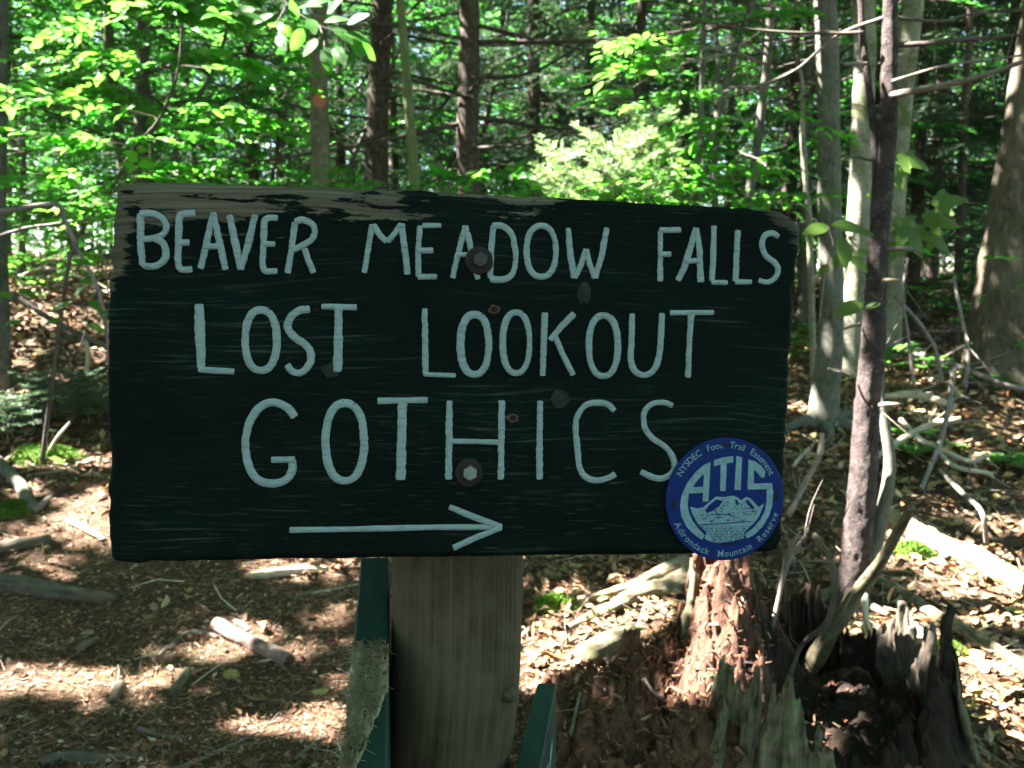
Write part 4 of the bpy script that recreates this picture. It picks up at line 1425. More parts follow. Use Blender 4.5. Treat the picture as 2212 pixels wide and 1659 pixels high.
px_tree('birch_tree', 'pale mossy birch trunk behind the dark spruce pole', [(1866, -60, 44), (1868, 100, 44), (1864, 260, 44), (1858, 400, 46), (1850, 560, 48), (1842, 700, 54), (1838, 780, 62)], 6.8, 10.0, 'birch_bark', hard_crown(), seg=16, wob=0.05)
px_tree('birch_tree', 'yellowish birch trunk leaning away behind the dark spruce pole', [(1975, -60, 46), (1968, 40, 46), (1952, 180, 42), (1942, 330, 38), (1934, 460, 38), (1930, 560, 40)], 7.4, 10.0, 'birch_bark', hard_crown(), seg=16, wob=0.05)
px_tree('old_hardwood', 'stout grey-brown trunk flaring to its roots, sun-flecked, beyond the brush and ferns', [(2262, -60, 84), (2246, 100, 90), (2216, 300, 98), (2192, 480, 114), (2180, 600, 128), (2176, 690, 146), (2180, 735, 166)], 6.4, 10.0, 'brown_bark', hard_crown(), seg=24, wob=0.06)
px_tree('grey_tree', 'narrow dark trunk half hidden behind the beech leaves', [(2, -60, 22), (4, 100, 22), (2, 300, 23), (0, 480, 26)], 5.5, 9.0, 'grey_bark', hard_crown(), seg=12)

# orange disc on the beech
om = MB()
oc = W(690, 217, 7.0 - 0.085)
th = np.arange(20) * 2 * math.pi / 20
rr = 15 / F * 6.9
om.add(np.vstack([np.c_[oc[0] + np.cos(th) * rr, np.full(20, oc[1]), oc[2] + np.sin(th) * rr], np.c_[oc[0] + np.cos(th) * rr, np.full(20, oc[1] + .004), oc[2] + np.sin(th) * rr], oc[None]]),
       [(40, (k + 1) % 20, k) for k in range(20)], [[k, (k + 1) % 20, 20 + (k + 1) % 20, 20 + k] for k in range(20)])
ob = om.build('trail_disc', M['orange_disc'], base=oc, smooth=False)
tag(ob, 'small faded orange trail disc nailed to the beech trunk', 'trail marker')


# the dark spruce pole with dead branches, standing behind the stump
def dead_pole():
    px = [(1926, -60, 29), (1922, 60, 31), (1921, 140, 33), (1920, 260, 34), (1912, 380, 36), (1898, 520, 40), (1892, 640, 45), (1884, 760, 50), (1872, 900, 54), (1865, 1020, 58), (1855, 1140, 62), (1846, 1220, 66), (1840, 1275, 74)]
    Y = 3.2
    pts, rad = trunk_path(px, Y, 3.2)
    root = thing('dead_spruce', 'dark scaly dead spruce pole with bare side branches rising behind the rotten stump', 'tree', (pts[0][0], pts[0][1], pts[0][2] + 0.06))
    mb = MB()
    tube(mb, pts, rad, seg=40, wob=0.085, freq=60, steps=330, seed=4)
    mb.build('trunk', M['dark_bark'], root)

    def br(name, pl, w, dy, seg=7, mat='twig', sub=0, wob=0.08):
        m = MB()
        n = len(pl)
        p = [W(x, y, Y + dy * i / (n - 1)) for i, (x, y) in enumerate(pl)]
        tube(m, p, np.linspace(w[0], w[1], n) / 2 / F * Y, seg=seg, steps=n * 8, wob=wob, freq=80, seed=int(pl[0][1]) % 40)
        pp = smooth_path(p, 30)
        for _ in range(sub):
            k = rng.integers(6, 29)
            d = nrm(nrm(pp[-1] - pp[0]) * 0.7 + rng.normal(0, 0.6, 3))
            prisms(m, [pp[k]], [pp[k] + d * rng.uniform(0.05, 0.2)], 0.0022, 0.0008)
        return m.build('branch', M[mat], root)
    # twin stem that parts from the pole
    br('stem', [(1897, 560), (1888, 500), (1890, 440), (1893, 360), (1885, 260), (1872, 150), (1862, 60), (1858, -60)], (19, 13), 0.05, 12, 'dark_bark', 0, 0.12)
    br('branch', [(1916, 208), (1980, 195), (2060, 180), (2140, 158), (2240, 122)], (16, 8), -0.5, 8, 'twig', 5)
    br('branch', [(1918, 98), (1990, 95), (2060, 88), (2140, 82), (2240, 72)], (13, 6), -0.2, 7, 'twig_dark', 4)
    br('branch', [(1922, 35), (1970, 42), (2040, 45), (2100, 30), (2230, 22)], (8, 4), 0.3, 6, 'twig_dark', 3)
    br('branch', [(1914, 180), (1960, 165), (2050, 140), (2150, 128), (2230, 115)], (7, 4), -0.3, 6, 'twig', 3)
    br('branch', [(1866, 70), (1780, 72), (1680, 68), (1580, 58), (1480, 40)], (8, 4), 0.3, 6, 'twig_dark', 5)
    br('branch', [(1912, 38), (1840, 62), (1790, 90), (1720, 150), (1640, 185), (1540, 215)], (9, 3), 0.2, 6, 'twig', 4)
    br('branch', [(1890, 348), (1850, 340), (1826, 342)], (7, 4), -0.1, 6, 'twig_dark', 0)
    br('branch', [(1872, 138), (1840, 138), (1822, 139)], (9, 8), -0.05, 6, 'twig', 0)
    br('branch', [(1900, 540), (1940, 536), (1972, 538), (1990, 545)], (11, 6), -0.15, 7, 'twig', 1)
    br('branch', [(1888, 610), (1915, 605), (1940, 604)], (10, 5), -0.1, 7, 'pale_wood', 0)
    br('branch', [(1858, 700), (1830, 708), (1812, 716)], (7, 3), -0.1, 6, 'twig_dark', 0)
    br('branch', [(1872, 880), (1905, 874), (1945, 872)], (12, 6), -0.1, 7, 'pale_wood', 1)
    br('branch', [(1838, 812), (1810, 800), (1790, 796)], (6, 3), -0.1, 6, 'twig', 1)
    # the smooth grey stem curving beside it
    br('stem', [(1868, 1262), (1890, 1180), (1912, 1080), (1922, 1000), (1912, 920), (1902, 860), (1904, 780)], (36, 16), 0.12, 14, 'grey_bark', 0, 0.03)
    # roots
    for pl, w in (([(1850, 1240), (1790, 1300), (1740, 1330)], (40, 14)), ([(1835, 1250), (1870, 1310), (1920, 1340)], (34, 12))):
        m = MB()
        p = [G(x, y) for x, y in pl]
        p = [q + [0, 0, 0.02] for q in p]
        tube(m, p, np.linspace(w[0], w[1], 3) / 2 / F * 3.2, seg=10, steps=14, wob=0.12, freq=40)
        m.build('root', M['root'], root)


dead_pole()


# ------------------------------------------------------------------ sunlit fir sapling behind the sign
def fir(name, label, foot, tip, whorls, blen, nsz, nn, group=None, spread=0.45, r=None, mat='sunlit_fir_needle', bstart=0.1, wid=1.0, cat='sapling'):
    r = r or rng
    foot, tip = np.asarray(foot, float), np.asarray(tip, float)
    root = thing(name, label, cat, foot, group)
    ms, mn = MB(), MB()
    H = np.linalg.norm(tip - foot)
    tube(ms, [foot - [0, 0, .03], foot * .5 + tip * .5 + r.normal(0, .02, 3) * H, tip], [0.012 * H + .002, 0.008 * H + .0015, 0.0015], seg=7, steps=12)
    A, B = [], []
    for w in range(whorls):
        f = bstart + (1 - bstart) * (w + 0.3) / whorls
        p0 = foot + (tip - foot) * f
        nb = 5 if f < 0.9 else 4
        for b in range(nb):
            az = b * 2 * math.pi / nb + w * 0.8 + r.normal(0, 0.25)
            L = blen * (1.05 - 0.8 * f) * r.uniform(0.75, 1.15)
            d = nrm(np.array([math.cos(az), math.sin(az), 0.18 + spread * f + r.normal(0, .1)]))
            e = p0 + d * L
            A.append(p0[None])
            B.append(e[None])
            m = max(3, int(L / 0.05))
            t = np.linspace(0.2, 0.94, m)
            st = p0 + (e - p0) * t[:, None]
            sd = nrm(np.cross(d, [0, 0, 1.0]))
            for sg in (-1, 1):
                ln = L * 0.42 * (1.05 - t) * r.uniform(0.75, 1.2, m) + 0.03
                dv = nrm(d * 0.75 + sd * sg * 0.7 + r.normal(0, .08, (m, 3)))
                A.append(st)
                B.append(st + dv * ln[:, None])
    A.append(tip[None] - [0, 0, .02 * H])
    B.append(tip[None] + [0, 0, 0.03 * H])
    A, B = np.concatenate(A), np.concatenate(B)
    prisms(ms, A, B, 0.0022, 0.0011)
    ln = np.linalg.norm(B - A, axis=1)
    for lo, hi, k in ((0, .06, .5), (.06, .14, 1.0), (.14, .3, 2.0), (.3, 9, 3.6)):
        s = (ln >= lo) & (ln < hi)
        needles_along(mn, A[s], B[s], max(6, int(nn * k)), nsz, r, 0.45, wid=wid)
    ms.build('stem', M['twig'], root)
    mn.build('crown', M[mat], root, smooth=False)
    return root


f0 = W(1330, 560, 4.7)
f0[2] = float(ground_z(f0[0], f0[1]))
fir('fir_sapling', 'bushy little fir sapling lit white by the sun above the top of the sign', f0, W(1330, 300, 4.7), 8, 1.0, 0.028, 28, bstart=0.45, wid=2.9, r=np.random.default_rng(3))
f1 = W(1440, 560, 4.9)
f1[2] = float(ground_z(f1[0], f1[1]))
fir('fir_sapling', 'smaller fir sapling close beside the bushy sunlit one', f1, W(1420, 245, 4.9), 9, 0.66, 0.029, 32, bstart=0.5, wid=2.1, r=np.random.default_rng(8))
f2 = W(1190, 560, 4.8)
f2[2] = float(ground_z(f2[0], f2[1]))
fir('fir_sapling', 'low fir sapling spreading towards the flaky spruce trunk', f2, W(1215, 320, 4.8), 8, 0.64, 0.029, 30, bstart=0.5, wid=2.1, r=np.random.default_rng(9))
for k, (x, y, h, lab) in enumerate(((95, 905, .34, 'feathery dark green fir seedling among the dead leaves by the sign end'), (190, 890, .30, 'feathery fir seedling beside the pale bent twig'), (20, 930, .26, 'low fir seedling next to the fallen grey branch'))):
    p = G(x, y + 30)
    fir('fir_seedling', lab, p, p + [0.0, 0, h], 7, .32, 0.022, 36, r=np.random.default_rng(20 + k), spread=0.2, bstart=0.2, mat='needle', cat='seedling', wid=1.8)


# ------------------------------------------------------------------ near beech sapling, left, and leafy shoots with countable leaves
LEAFM = {}


def leaf_mesh(kind, mat):
    if (kind, mat) in LEAFM:
        return LEAFM[kind, mat]
    mb = MB()
    if kind == 'beech':
        n = 9
        t = np.linspace(0, 1, n)
        w = 0.27 * np.sin(math.pi * t ** 0.85) ** 0.8 * (1 - 0.15 * t)
        ridge = np.c_[t, 0 * t, -0.10 * t ** 2]
        V = np.concatenate([ridge, np.c_[t, w, 0.05 * w / .27 - 0.10 * t ** 2 + .012 * np.sin(t * 40)], np.c_[t, -w, 0.05 * w / .27 - 0.10 * t ** 2 + .012 * np.sin(t * 40 + 1)]])
        a = np.arange(n - 1)
        q = np.concatenate([np.stack([a, a + 1, a + 1 + n, a + n], 1), np.stack([a, a + 2 * n, a + 1 + 2 * n, a + 1], 1)])
        mb.add(V, None, q)
        prisms(mb, [[-.16, 0, .0]], [[.02, 0, 0]], .008, .006)
    else:   # three-pointed maple leaf
        out = [(0, 0), (.10, .16), (.05, .30), (.22, .34), (.34, .50), (.52, .54), (.47, .36), (.56, .24), (.78, .15), (1.0, 0), (.78, -.15), (.56, -.24), (.47, -.36), (.52, -.54), (.34, -.50), (.22, -.34), (.05, -.30), (.10, -.16)]
        V = np.array([(x, y, -0.13 * x * x - 0.16 * y * y + 0.04 * math.sin(9 * x + 7 * y)) for x, y in out] + [(.34, 0, .03)])
        n = len(out)
        mb.add(V, [(n, k, (k + 1) % n) for k in range(n)])
        prisms(mb, [[-.35, 0, .02]], [[.02, 0, 0]], .010, .008)
    me = mb.mesh('leaf', M[mat], smooth=True)
    LEAFM[kind, mat] = me
    return me


def place_leaf(parent, kind, mat, p, d, n, size):
    d = nrm(d)
    n = np.asarray(n, float)
    n = nrm(n - d * np.dot(n, d))
    b = np.cross(n, d)
    o = bpy.data.objects.new('leaf', leaf_mesh(kind, mat))
    col.objects.link(o)
    m = Matrix([[d[i] * size, b[i] * size, n[i] * size, p[i]] for i in range(3)] + [[0, 0, 0, 1]])
    o.parent = parent
    o.matrix_local = Matrix.Translation(-Vector(parent.location)) @ m
    return o


# big sapling whose stem curves up through the leaves
sp_px = [(395, -60, 5), (393, 40, 5), (385, 150, 6), (345, 255, 7), (290, 320, 7), (245, 400, 8), (175, 500, 8), (145, 590, 9)]
root, path = px_tree('beech_sapling', 'young beech with a thin dark curving stem and layers of bright leaves', sp_px, 4.4, 2.75, 'twig_dark', None, seg=8)
ml, mt = MB(), MB()
rs = np.random.default_rng(77)
for (x0, y0, x1, y1, d0, d1, w) in ((395, 10, 600, 95, 4.4, 4.0, 1), (393, 30, 180, 60, 4.4, 4.1, 1), (385, 140, 610, 175, 4.4, 4.2, 1), (380, 160, 120, 120, 4.4, 3.9, 1), (360, 230, 560, 270, 4.4, 4.1, 1), (345, 255, 60, 210, 4.4, 4.0, 1),
                                    (300, 310, 480, 270, 4.4, 4.1, 1), (290, 320, 40, 300, 4.4, 4.1, 1), (250, 395, 430, 360, 4.4, 4.2, 1), (245, 400, -10, 390, 4.4, 4.0, 1), (200, 460, 380, 440, 4.4, 4.1, 1), (390, 60, 470, 30, 4.4, 3.6, 1), (390, 70, 300, 10, 4.4, 3.6, 1), (385, 120, 500, 130, 4.4, 5.2, 1), (340, 260, 200, 170, 4.4, 5.2, 1), (230, 420, 80, 470, 4.4, 4.8, 1), (394, 0, 280, -30, 4.4, 4.0, 1), (394, 0, 520, -20, 4.4, 4.3, 1)):
    a, b = W(x0, y0, d0), W(x1, y1, d1)
    mid = (a + b) / 2 + [0, 0, .03]
    tube(mt, [a, mid + rs.normal(0, .03, 3), b], [.0028, .0018, .0008], seg=5, steps=8, cap=False)
    L = np.linalg.norm(b - a)
    m = max(4, int(L / 0.055))
    t = rs.uniform(0.15, 1, m)
    st = a + (b - a) * t[:, None] + [0, 0, .03] * (1 - (2 * t - 1) ** 2)[:, None]
    d = nrm(b - a)
    sa = np.where(np.arange(m) % 2 == 0, 1, -1) * rs.uniform(.5, 1, m)
    dx = np.c_[d[0] * np.cos(sa) - d[1] * np.sin(sa), d[0] * np.sin(sa) + d[1] * np.cos(sa), rs.normal(0.0, .12, m)]
    sprays(ml, mt, np.vstack([st, b[None]]), np.vstack([dx, d[None]]), np.append(rs.uniform(.16, .34, m), .2), .078, 9, None, LEAF1, rs)
ml.build('crown', M['near_leaf'], root, smooth=True)
mt.build('branches', M['twig_dark'], root)

# overhanging beech spray in front of the marked trunk: each leaf its own piece
ov = thing('beech_spray', 'beech twig with broad sunlit leaves hanging in front of the marked trunk', 'branch', W(560, -60, 3.3))
mt = MB()
for pl in ([(560, -60), (620, 10), (690, 55), (760, 75)], [(620, 10), (600, 45), (575, 70)], [(690, 55), (700, 85), (700, 110)]):
    tube(mt, [W(x, y, 3.3 - 0.05 * i) for i, (x, y) in enumerate(pl)], np.linspace(.0035, .0012, len(pl)), seg=6, steps=12)
tube(mt, [W(395, -50, 4.4), W(470, -75, 3.9), W(560, -60, 3.3)], [.007, .005, .0035], seg=6, steps=12)
mt.build('twig', M['twig_dark'], ov)
for (x, y, ang, sz) in ((590, 30, 200, .06), (640, 18, 15, .065), (612, 48, 230, .055), (668, 40, 300, .06), (700, 48, 20, .062), (720, 60, 330, .066), (742, 70, 350, .07), (760, 78, 300, .066), (735, 92, 250, .06), (700, 100, 285, .066), (688, 84, 215, .058), (655, 62, 240, .06), (580, 70, 190, .062), (600, 74, 300, .05),
                        (570, 46, 150, .055), (640, 45, 100, .05), (662, 12, 30, .06), (706, 30, 45, .055), (750, 52, 30, .06), (775, 90, 320, .055), (552, 20, 180, .06), (720, 100, 310, .06)):
    a = math.radians(ang)
    p = W(x, y, 3.22 + rs.normal(0, .05))
    d = np.array([math.cos(a), rs.normal(-.3, .35), math.sin(a) - .15])
    place_leaf(ov, 'beech', 'near_leaf', p, d, np.array([rs.normal(0, .3), -.6 + rs.normal(0, .3), .7]), sz * 1.5)

# maple shoots beside the dark pole, and hobblebush leaves beside the sign end
def shoot(name, label, stem, Y, lv, kind, mat, cat='shoot'):
    p = [W(x, y, Y) for x, y in stem]
    g = p[0].copy()
    root = thing(name, label, cat, g)
    m = MB()
    tube(m, p, np.linspace(.003, .0012, len(p)), seg=6, steps=len(p) * 6)
    m.build('stem', M['twig'], root)
    for (x, y, ang, sz, face) in lv:
        a = math.radians(ang)
        q = W(x, y, Y - .01 + rs.normal(0, .02))
        d = np.array([math.cos(a), -.25 * face, math.sin(a)])
        place_leaf(root, kind, mat, q, d, np.array([.1, -.75 * face, .65]), sz)
    return root


shoot('maple_shoot', 'shaded maple shoot with wide pointed leaves beside the dark spruce pole', [(1940, 640), (1946, 560), (1935, 480), (1925, 430), (1925, 350), (1935, 330)], 3.35,
      [(1935, 335, -20, .13, 1), (1930, 360, -70, .10, 1), (1925, 480, -20, .17, 1), (1950, 480, -60, .15, 1), (1990, 465, -15, .15, 1), (2010, 440, 10, .13, 1), (1935, 520, -110, .10, 1), (1900, 440, 100, .10, 1), (2000, 500, -40, .12, 1)], 'maple', 'maple_leaf')
shoot('hobblebush_shoot', 'leafy shoot with broad yellow-green leaves in front of the smooth grey trunk', [(1770, 700), (1778, 620), (1790, 560), (1800, 530), (1790, 490)], 2.9,
      [(1790, 488, 195, .10, 1), (1795, 485, -10, .11, 1), (1850, 500, -10, .06, 1), (1815, 510, -80, .11, 1), (1825, 545, -40, .10, 1), (1815, 545, 250, .06, 1), (1840, 550, 10, .06, 1), (1790, 570, 230, .06, 1)], 'beech', 'maple_leaf')
shoot('hobblebush_shoot', 'single-leaved shoot low in front of the dark spruce pole', [(1850, 790), (1848, 720), (1852, 660)], 2.9, [(1862, 655, 200, .11, 1), (1868, 665, 20, .05, 1)], 'beech', 'maple_leaf')
for lab, stem, lv in (
        ('beech seedling with two oval leaves by the top corner of the sign', [(235, 640), (225, 560), (200, 520)], [(205, 440 + 20, 160, .07, .6), (190, 580 - 10, 160, .06, .6), (210, 610, 175, .075, .6), (225, 500, 90, .05, .6)]),
        ('beech seedling with drooping leaves over the long fallen branch', [(170, 760), (190, 690), (180, 650)], [(150, 655, 200, .075, .6), (190, 650, -30, .085, .6), (160, 640, 40, .07, .6), (135, 690, 190, .07, .6), (190, 700, -20, .07, .6), (215, 670, -40, .06, .6)]),
        ('beech seedling with pale leaves beside the arching dead branch', [(20, 760), (30, 680), (20, 630)], [(30, 640, 170, .08, .6), (10, 700, 10, .07, .6), (40, 625, -20, .075, .6), (5, 650, 200, .06, .6)]),
        ('beech seedling in the shade below the far end of the arching branch', [(130, 620), (150, 560), (160, 520)], [(165, 520, 20, .07, .6), (150, 520, 160, .07, .6), (175, 545, -20, .06, .6), (130, 545, 190, .065, .6), (200, 540, 10, .07, .6)])):
    shoot('beech_seedling', lab, stem, 3.4, lv, 'beech', 'near_leaf', 'seedling')

# leafy shoots over the top edge of the sign
for lab, sx, sy, ex_, ey, Y, n, sz in (('low beech shoot spreading in front of the dark spruce trunk', 900, 470, 800, 382, 4.9, 14, .08), ('beech shoot spreading over the flaky spruce trunk', 1060, 500, 1040, 330, 4.9, 16, .08), ('beech shoot mixed into the sunlit fir', 1500, 520, 1480, 300, 4.9, 16, .085),
                                       ('beech shoot with bright leaves at the top corner of the sign', 1640, 520, 1570, 420, 4.7, 14, .08), ('leafy beech shoot in the sun in front of the low fir', 1180, 520, 1150, 405, 4.5, 16, .08), ('leafy beech shoot in the sun in front of the bushy fir', 1380, 520, 1350, 405, 4.4, 16, .08), ('leafy beech shoot rising between the firs', 1470, 520, 1450, 340, 4.6, 16, .085), ('beech shoot spilling towards the marked trunk', 640, 500, 600, 385, 4.6, 14, .075), ('beech shoot crowding the worn corner of the sign', 300, 500, 270, 400, 3.6, 14, .075)):
    a, b = W(sx, sy, Y), W(ex_, ey, Y)
    root = thing('beech_shoot', lab, 'shoot', (a[0], a[1], float(ground_z(a[0], a[1]))))
    ml, mt = MB(), MB()
    foot = np.array([a[0], a[1], float(ground_z(a[0], a[1])) - .02])
    tube(mt, [foot, a, b], [.006, .004, .0015], seg=6, steps=16)
    st = a * .3 + b * .7 + rs.normal(0, .05, (n, 3))
    az = rs.uniform(0, 2 * math.pi, n)
    az[: n // 2] = np.where(rs.uniform(size=n // 2) > .5, rs.normal(0, .5, n // 2), rs.normal(math.pi, .5, n // 2))
    dv = np.c_[np.cos(az), np.sin(az) * .6, rs.normal(.08, .15, n)]
    sprays(ml, mt, st, dv, rs.uniform(.2, .5, n), sz, 9, None, LEAF1, rs)
    ml.build('crown', M['near_leaf'], root)
    mt.build('stem', M['twig'], root)
# leafy branches of the saplings behind the fir
root = thing('beech_branch', 'long beech bough with scattered lit leaves reaching over the fir', 'branch', W(1660, 60, 4.8))
ml, mt = MB(), MB()
for (x0, y0, x1, y1, d0, d1) in ((1600, 95, 1250, 190, 5.0, 4.3), (1560, 110, 1290, 90, 5.0, 4.5), (1500, 130, 1300, 240, 4.7, 4.2), (1560, 200, 1400, 250, 5.0, 4.4), (1620, 260, 1470, 290, 5.2, 4.5), (1640, 30, 1760, 60, 5.2, 4.8), (1640, 200, 1740, 300, 5.3, 5.0), (1600, 330, 1690, 400, 5.2, 4.9), (1660, 60, 1560, 30, 5.3, 4.9)):
    a, b = W(x0, y0, d0), W(x1, y1, d1)
    tube(mt, [a, (a + b) / 2 + [0, 0, .04], b], [.006, .004, .0015], seg=5, steps=8, cap=False)
    L = np.linalg.norm(b - a)
    m = max(4, int(L / 0.085))
    t = rs.uniform(0.2, 1, m)
    d = nrm(b - a)
    sa = np.where(np.arange(m) % 2 == 0, 1, -1) * rs.uniform(.4, .9, m)
    dx = np.c_[d[0] * np.cos(sa) - d[1] * np.sin(sa), d[0] * np.sin(sa) + d[1] * np.cos(sa), rs.normal(0.0, .12, m)]
    sprays(ml, mt, a + (b - a) * t[:, None] + [0, 0, .03], dx, rs.uniform(.15, .3, m), .072, 8, None, LEAF1, rs)
for (x1, y1, d1) in ((1600, 95, 5.0), (1560, 110, 5.0), (1560, 200, 5.0), (1640, 200, 5.3), (1600, 330, 5.2), (1620, 260, 5.2), (1500, 130, 4.7)):
    yy = min(y1 + 10, 330)
    p = W(np.interp(yy, [0, 150, 240, 360], [1665, 1656, 1645, 1630]), yy, 5.5)
    tube(mt, [p, (p + W(x1, y1, d1)) / 2 + [0, 0, .05], W(x1, y1, d1)], [.009, .007, .006], seg=6, steps=8, cap=False)
ml.build('crown', M['near_leaf'], root)
mt.build('branches', M['twig'], root)

# ------------------------------------------------------------------ the wood behind: shared kinds, each tree its own object
def proto_under(seed, H, R, nb, leaf):
    r = np.random.default_rng(seed)
    path = smooth_path(np.array([[0, 0, -.1], [r.normal(0, .1), r.normal(0, .1), H * .33], [r.normal(0, .25), r.normal(0, .25), H * .66], [r.normal(0, .4), r.normal(0, .4), H]]), 40)
    a, b, c = MB(), MB(), MB()
    tube(a, path, np.linspace(.009 * H, .004, 40), seg=9, wob=.04, freq=10)
    beech_crown(b, c, path, R, 0.7, nb, leaf, r=r, K=10, sp=.14)
    return [('trunk', a.mesh('trunk', M['grey_bark'])), ('crown', b.mesh('crown', M['beech_leaf'], smooth=False)), ('branches', c.mesh('branches', M['twig_dark']))]


def proto_spruce(seed, H, R, nb, zlo, zdead, nsz):
    r = np.random.default_rng(seed)
    path = smooth_path(np.array([[0, 0, -.1], [0, .02, H * .5], [.05, 0, H]]), 40)
    a, b, c, d = MB(), MB(), MB(), MB()
    tube(a, path, np.linspace(.0078 * H, .005, 40), seg=10, wob=.05, freq=12)
    spruce_crown(b, c, d, path, R, zlo, zdead, nb, nsz, r, nn=22, spacing=.085, wid=2.6)
    return [('trunk', a.mesh('trunk', M['spruce_bark'])), ('crown', b.mesh('crown', M['needle'], smooth=False)), ('branches', c.mesh('branches', M['twig_dark'])), ('dead_branches', d.mesh('dead_branches', M['twig_dark']))]


LAND = [(-.577, 'beyond the dark trunk hidden by leaves'), (-.42, 'beyond the curving beech sapling'), (-.30, 'between the curving sapling and the marked beech'), (-.217, 'beyond the marked beech'), (-.152, 'beyond the dark straight spruce'), (-.10, 'beyond the thin green maple'), (-.049, 'beyond the flaky spruce'),
        (.04, 'between the flaky spruce and the sunlit fir'), (.122, 'beyond the sunlit fir'), (.213, 'beyond the slim grey sapling'), (.279, 'beyond the leaning maple sapling'), (.357, 'beyond the two-toned maple trunk'), (.414, 'beyond the dark dead pole'), (.49, 'between the dead pole and the old trunk'), (.571, 'beyond the stout old trunk')]


def where(x, y):
    u = x / y
    w = min(LAND, key=lambda a: abs(a[0] - u))[1]
    return w + (', close' if y < 11 else (', midway' if y < 19 else ', far back'))


def put(protos, name, label, cat, group, x, y, rz, sc):
    z = float(ground_z(x, y))
    root = thing(name, label, cat, (x, y, z), group)
    root.rotation_euler = (0, 0, rz)
    root.scale = (sc, sc, sc)
    for nm, me in protos:
        if len(me.vertices) == 0:
            continue
        o = bpy.data.objects.new(nm, me)
        col.objects.link(o)
        o.parent = root
    return root


UND = [proto_under(100 + i, H, R, nb, lf) for i, (H, R, nb, lf) in enumerate(((5.5, 1.1, 44, .085), (7.0, 1.35, 56, .085), (4.0, .95, 34, .08), (8.0, 1.5, 60, .09)))]
SPR = [proto_spruce(200 + i, *a) for i, a in enumerate(((9, 1.7, 110, .6, 1.3, .034), (11, 2.0, 120, 1.0, 2.4, .036), (6, 1.3, 90, .3, .6, .032)))]
r5 = np.random.default_rng(2024)
taken = []


def free(x, y, d):
    if any((x - a) ** 2 + (y - b) ** 2 < d * d for a, b in taken):
        return False
    taken.append((x, y))
    return True


n_u = n_s = n_p = 0
for u, y, v in ((.025, 9.5, 1), (.085, 10.5, 0), (.14, 9.0, 0), (.19, 11.5, 1), (-.01, 13.0, 0), (.06, 14.0, 2), (.45, 9.2, 0), (.50, 8.4, 2), (.545, 9.8, 0), (.47, 12.0, 1), (.60, 8.6, 2), (-.285, 10.5, 0), (-.255, 13.5, 1), (-.19, 12.0, 0), (-.13, 11.0, 0), (.24, 13.0, 0), (.31, 10.5, 0), (.38, 12.5, 1)):
    free(u * y, y, .1)
    put(SPR[v], 'background_spruce', ('dark spruce with dead twigs ', 'tall bare-stemmed spruce ', 'young bushy spruce ')[v] + where(u * y, y), 'tree', 'spruces in the wood', u * y, y, u * 40, 1.0)
# leafy understorey beeches: thick towards one side, thinner in the middle
for _ in range(900):
    y = r5.uniform(6.2, 30)
    u = r5.uniform(-.66, .66)
    x = u * y
    dens = 1.0 if u < -.24 else (0.22 if u < .12 else 0.6)
    if y < 8.5 and -.28 < u < .12:
        continue
    if y < 7.5 and u > .1:
        continue
    if r5.uniform() > dens * (0.55 if y > 18 else 1) or not free(x, y, .75 + .035 * y):
        continue
    kk = int(r5.integers(4))
    put(UND[kk], 'understorey_beech', ('bushy young beech ', 'tall young beech ', 'small young beech ', 'spreading young beech ')[kk] + where(x, y), 'tree', 'young beeches in the wood', x, y, r5.uniform(0, 6.28), r5.uniform(.8, 1.2))
    n_u += 1
    if n_u >= 95:
        break
for _ in range(600):
    y = 8.5 + 24 * r5.uniform(0, 1) ** 1.4
    u = r5.uniform(-.64, .64)
    x = u * y
    dens = 0.25 if u < -.25 else 1.0
    if r5.uniform() > dens or not free(x, y, .9 + .03 * y):
        continue
    kk = int(r5.integers(3))
    put(SPR[kk], 'background_spruce', ('dark spruce with dead twigs ', 'tall bare-stemmed spruce ', 'young bushy spruce ')[kk] + where(x, y), 'tree', 'spruces in the wood', x, y, r5.uniform(0, 6.28), r5.uniform(.8, 1.25))
    n_s += 1
    if n_s >= 60:
        break

# canopy trees: some stems in view, the unseen ones added to shade the clearing
for _ in range(2500):
    x, y = r5.uniform(-26, 16), r5.uniform(-14, 30)
    if y > -1 and y < 9.5 and abs(x) < .62 * max(y, 0) + 1.2:
        continue
    if math.hypot(x, y) < 2.2 or not free(x, y, 3.1 if y < 12 else 2.6):
        continue
    H = r5.uniform(10.5, 14.0)
    z = float(ground_z(x, y))
    inview = y > 8 and abs(x) < .64 * y
    root = thing('canopy_tree', 'tall straight trunk ' + where(x, y) if inview else 'unseen tall leafy tree added outside the clearing to shade the sign', 'tree', (x, y, z), 'tall stems in the wood' if inview else 'added canopy trees around the clearing')
    a, b, c = MB(), MB(), MB()
    R0 = r5.uniform(.07, .15)
    tube(a, [[x, y, z - .1], [x + r5.normal(0, .12), y + r5.normal(0, .12), z + H * .4], [x + r5.normal(0, .3), y + r5.normal(0, .3), z + H]], [R0, R0 * .8, R0 * .4], seg=10, steps=26, wob=.04, freq=8, seed=n_p)
    a.build('trunk', M[('grey_bark', 'beech_bark', 'spruce_bark', 'birch_bark')[r5.integers(4)]], root)
    canopy_crown(b, c, np.array([x, y, z + H - 1.5]), (2.7, 2.7, 2.6), 3600 if y < 13 else 1900, .17, r5)
    b.build('crown', M['canopy_leaf'], root, smooth=False)
    c.build('branches', M['twig_dark'], root)
    n_p += 1
    if n_p >= 125:
        break
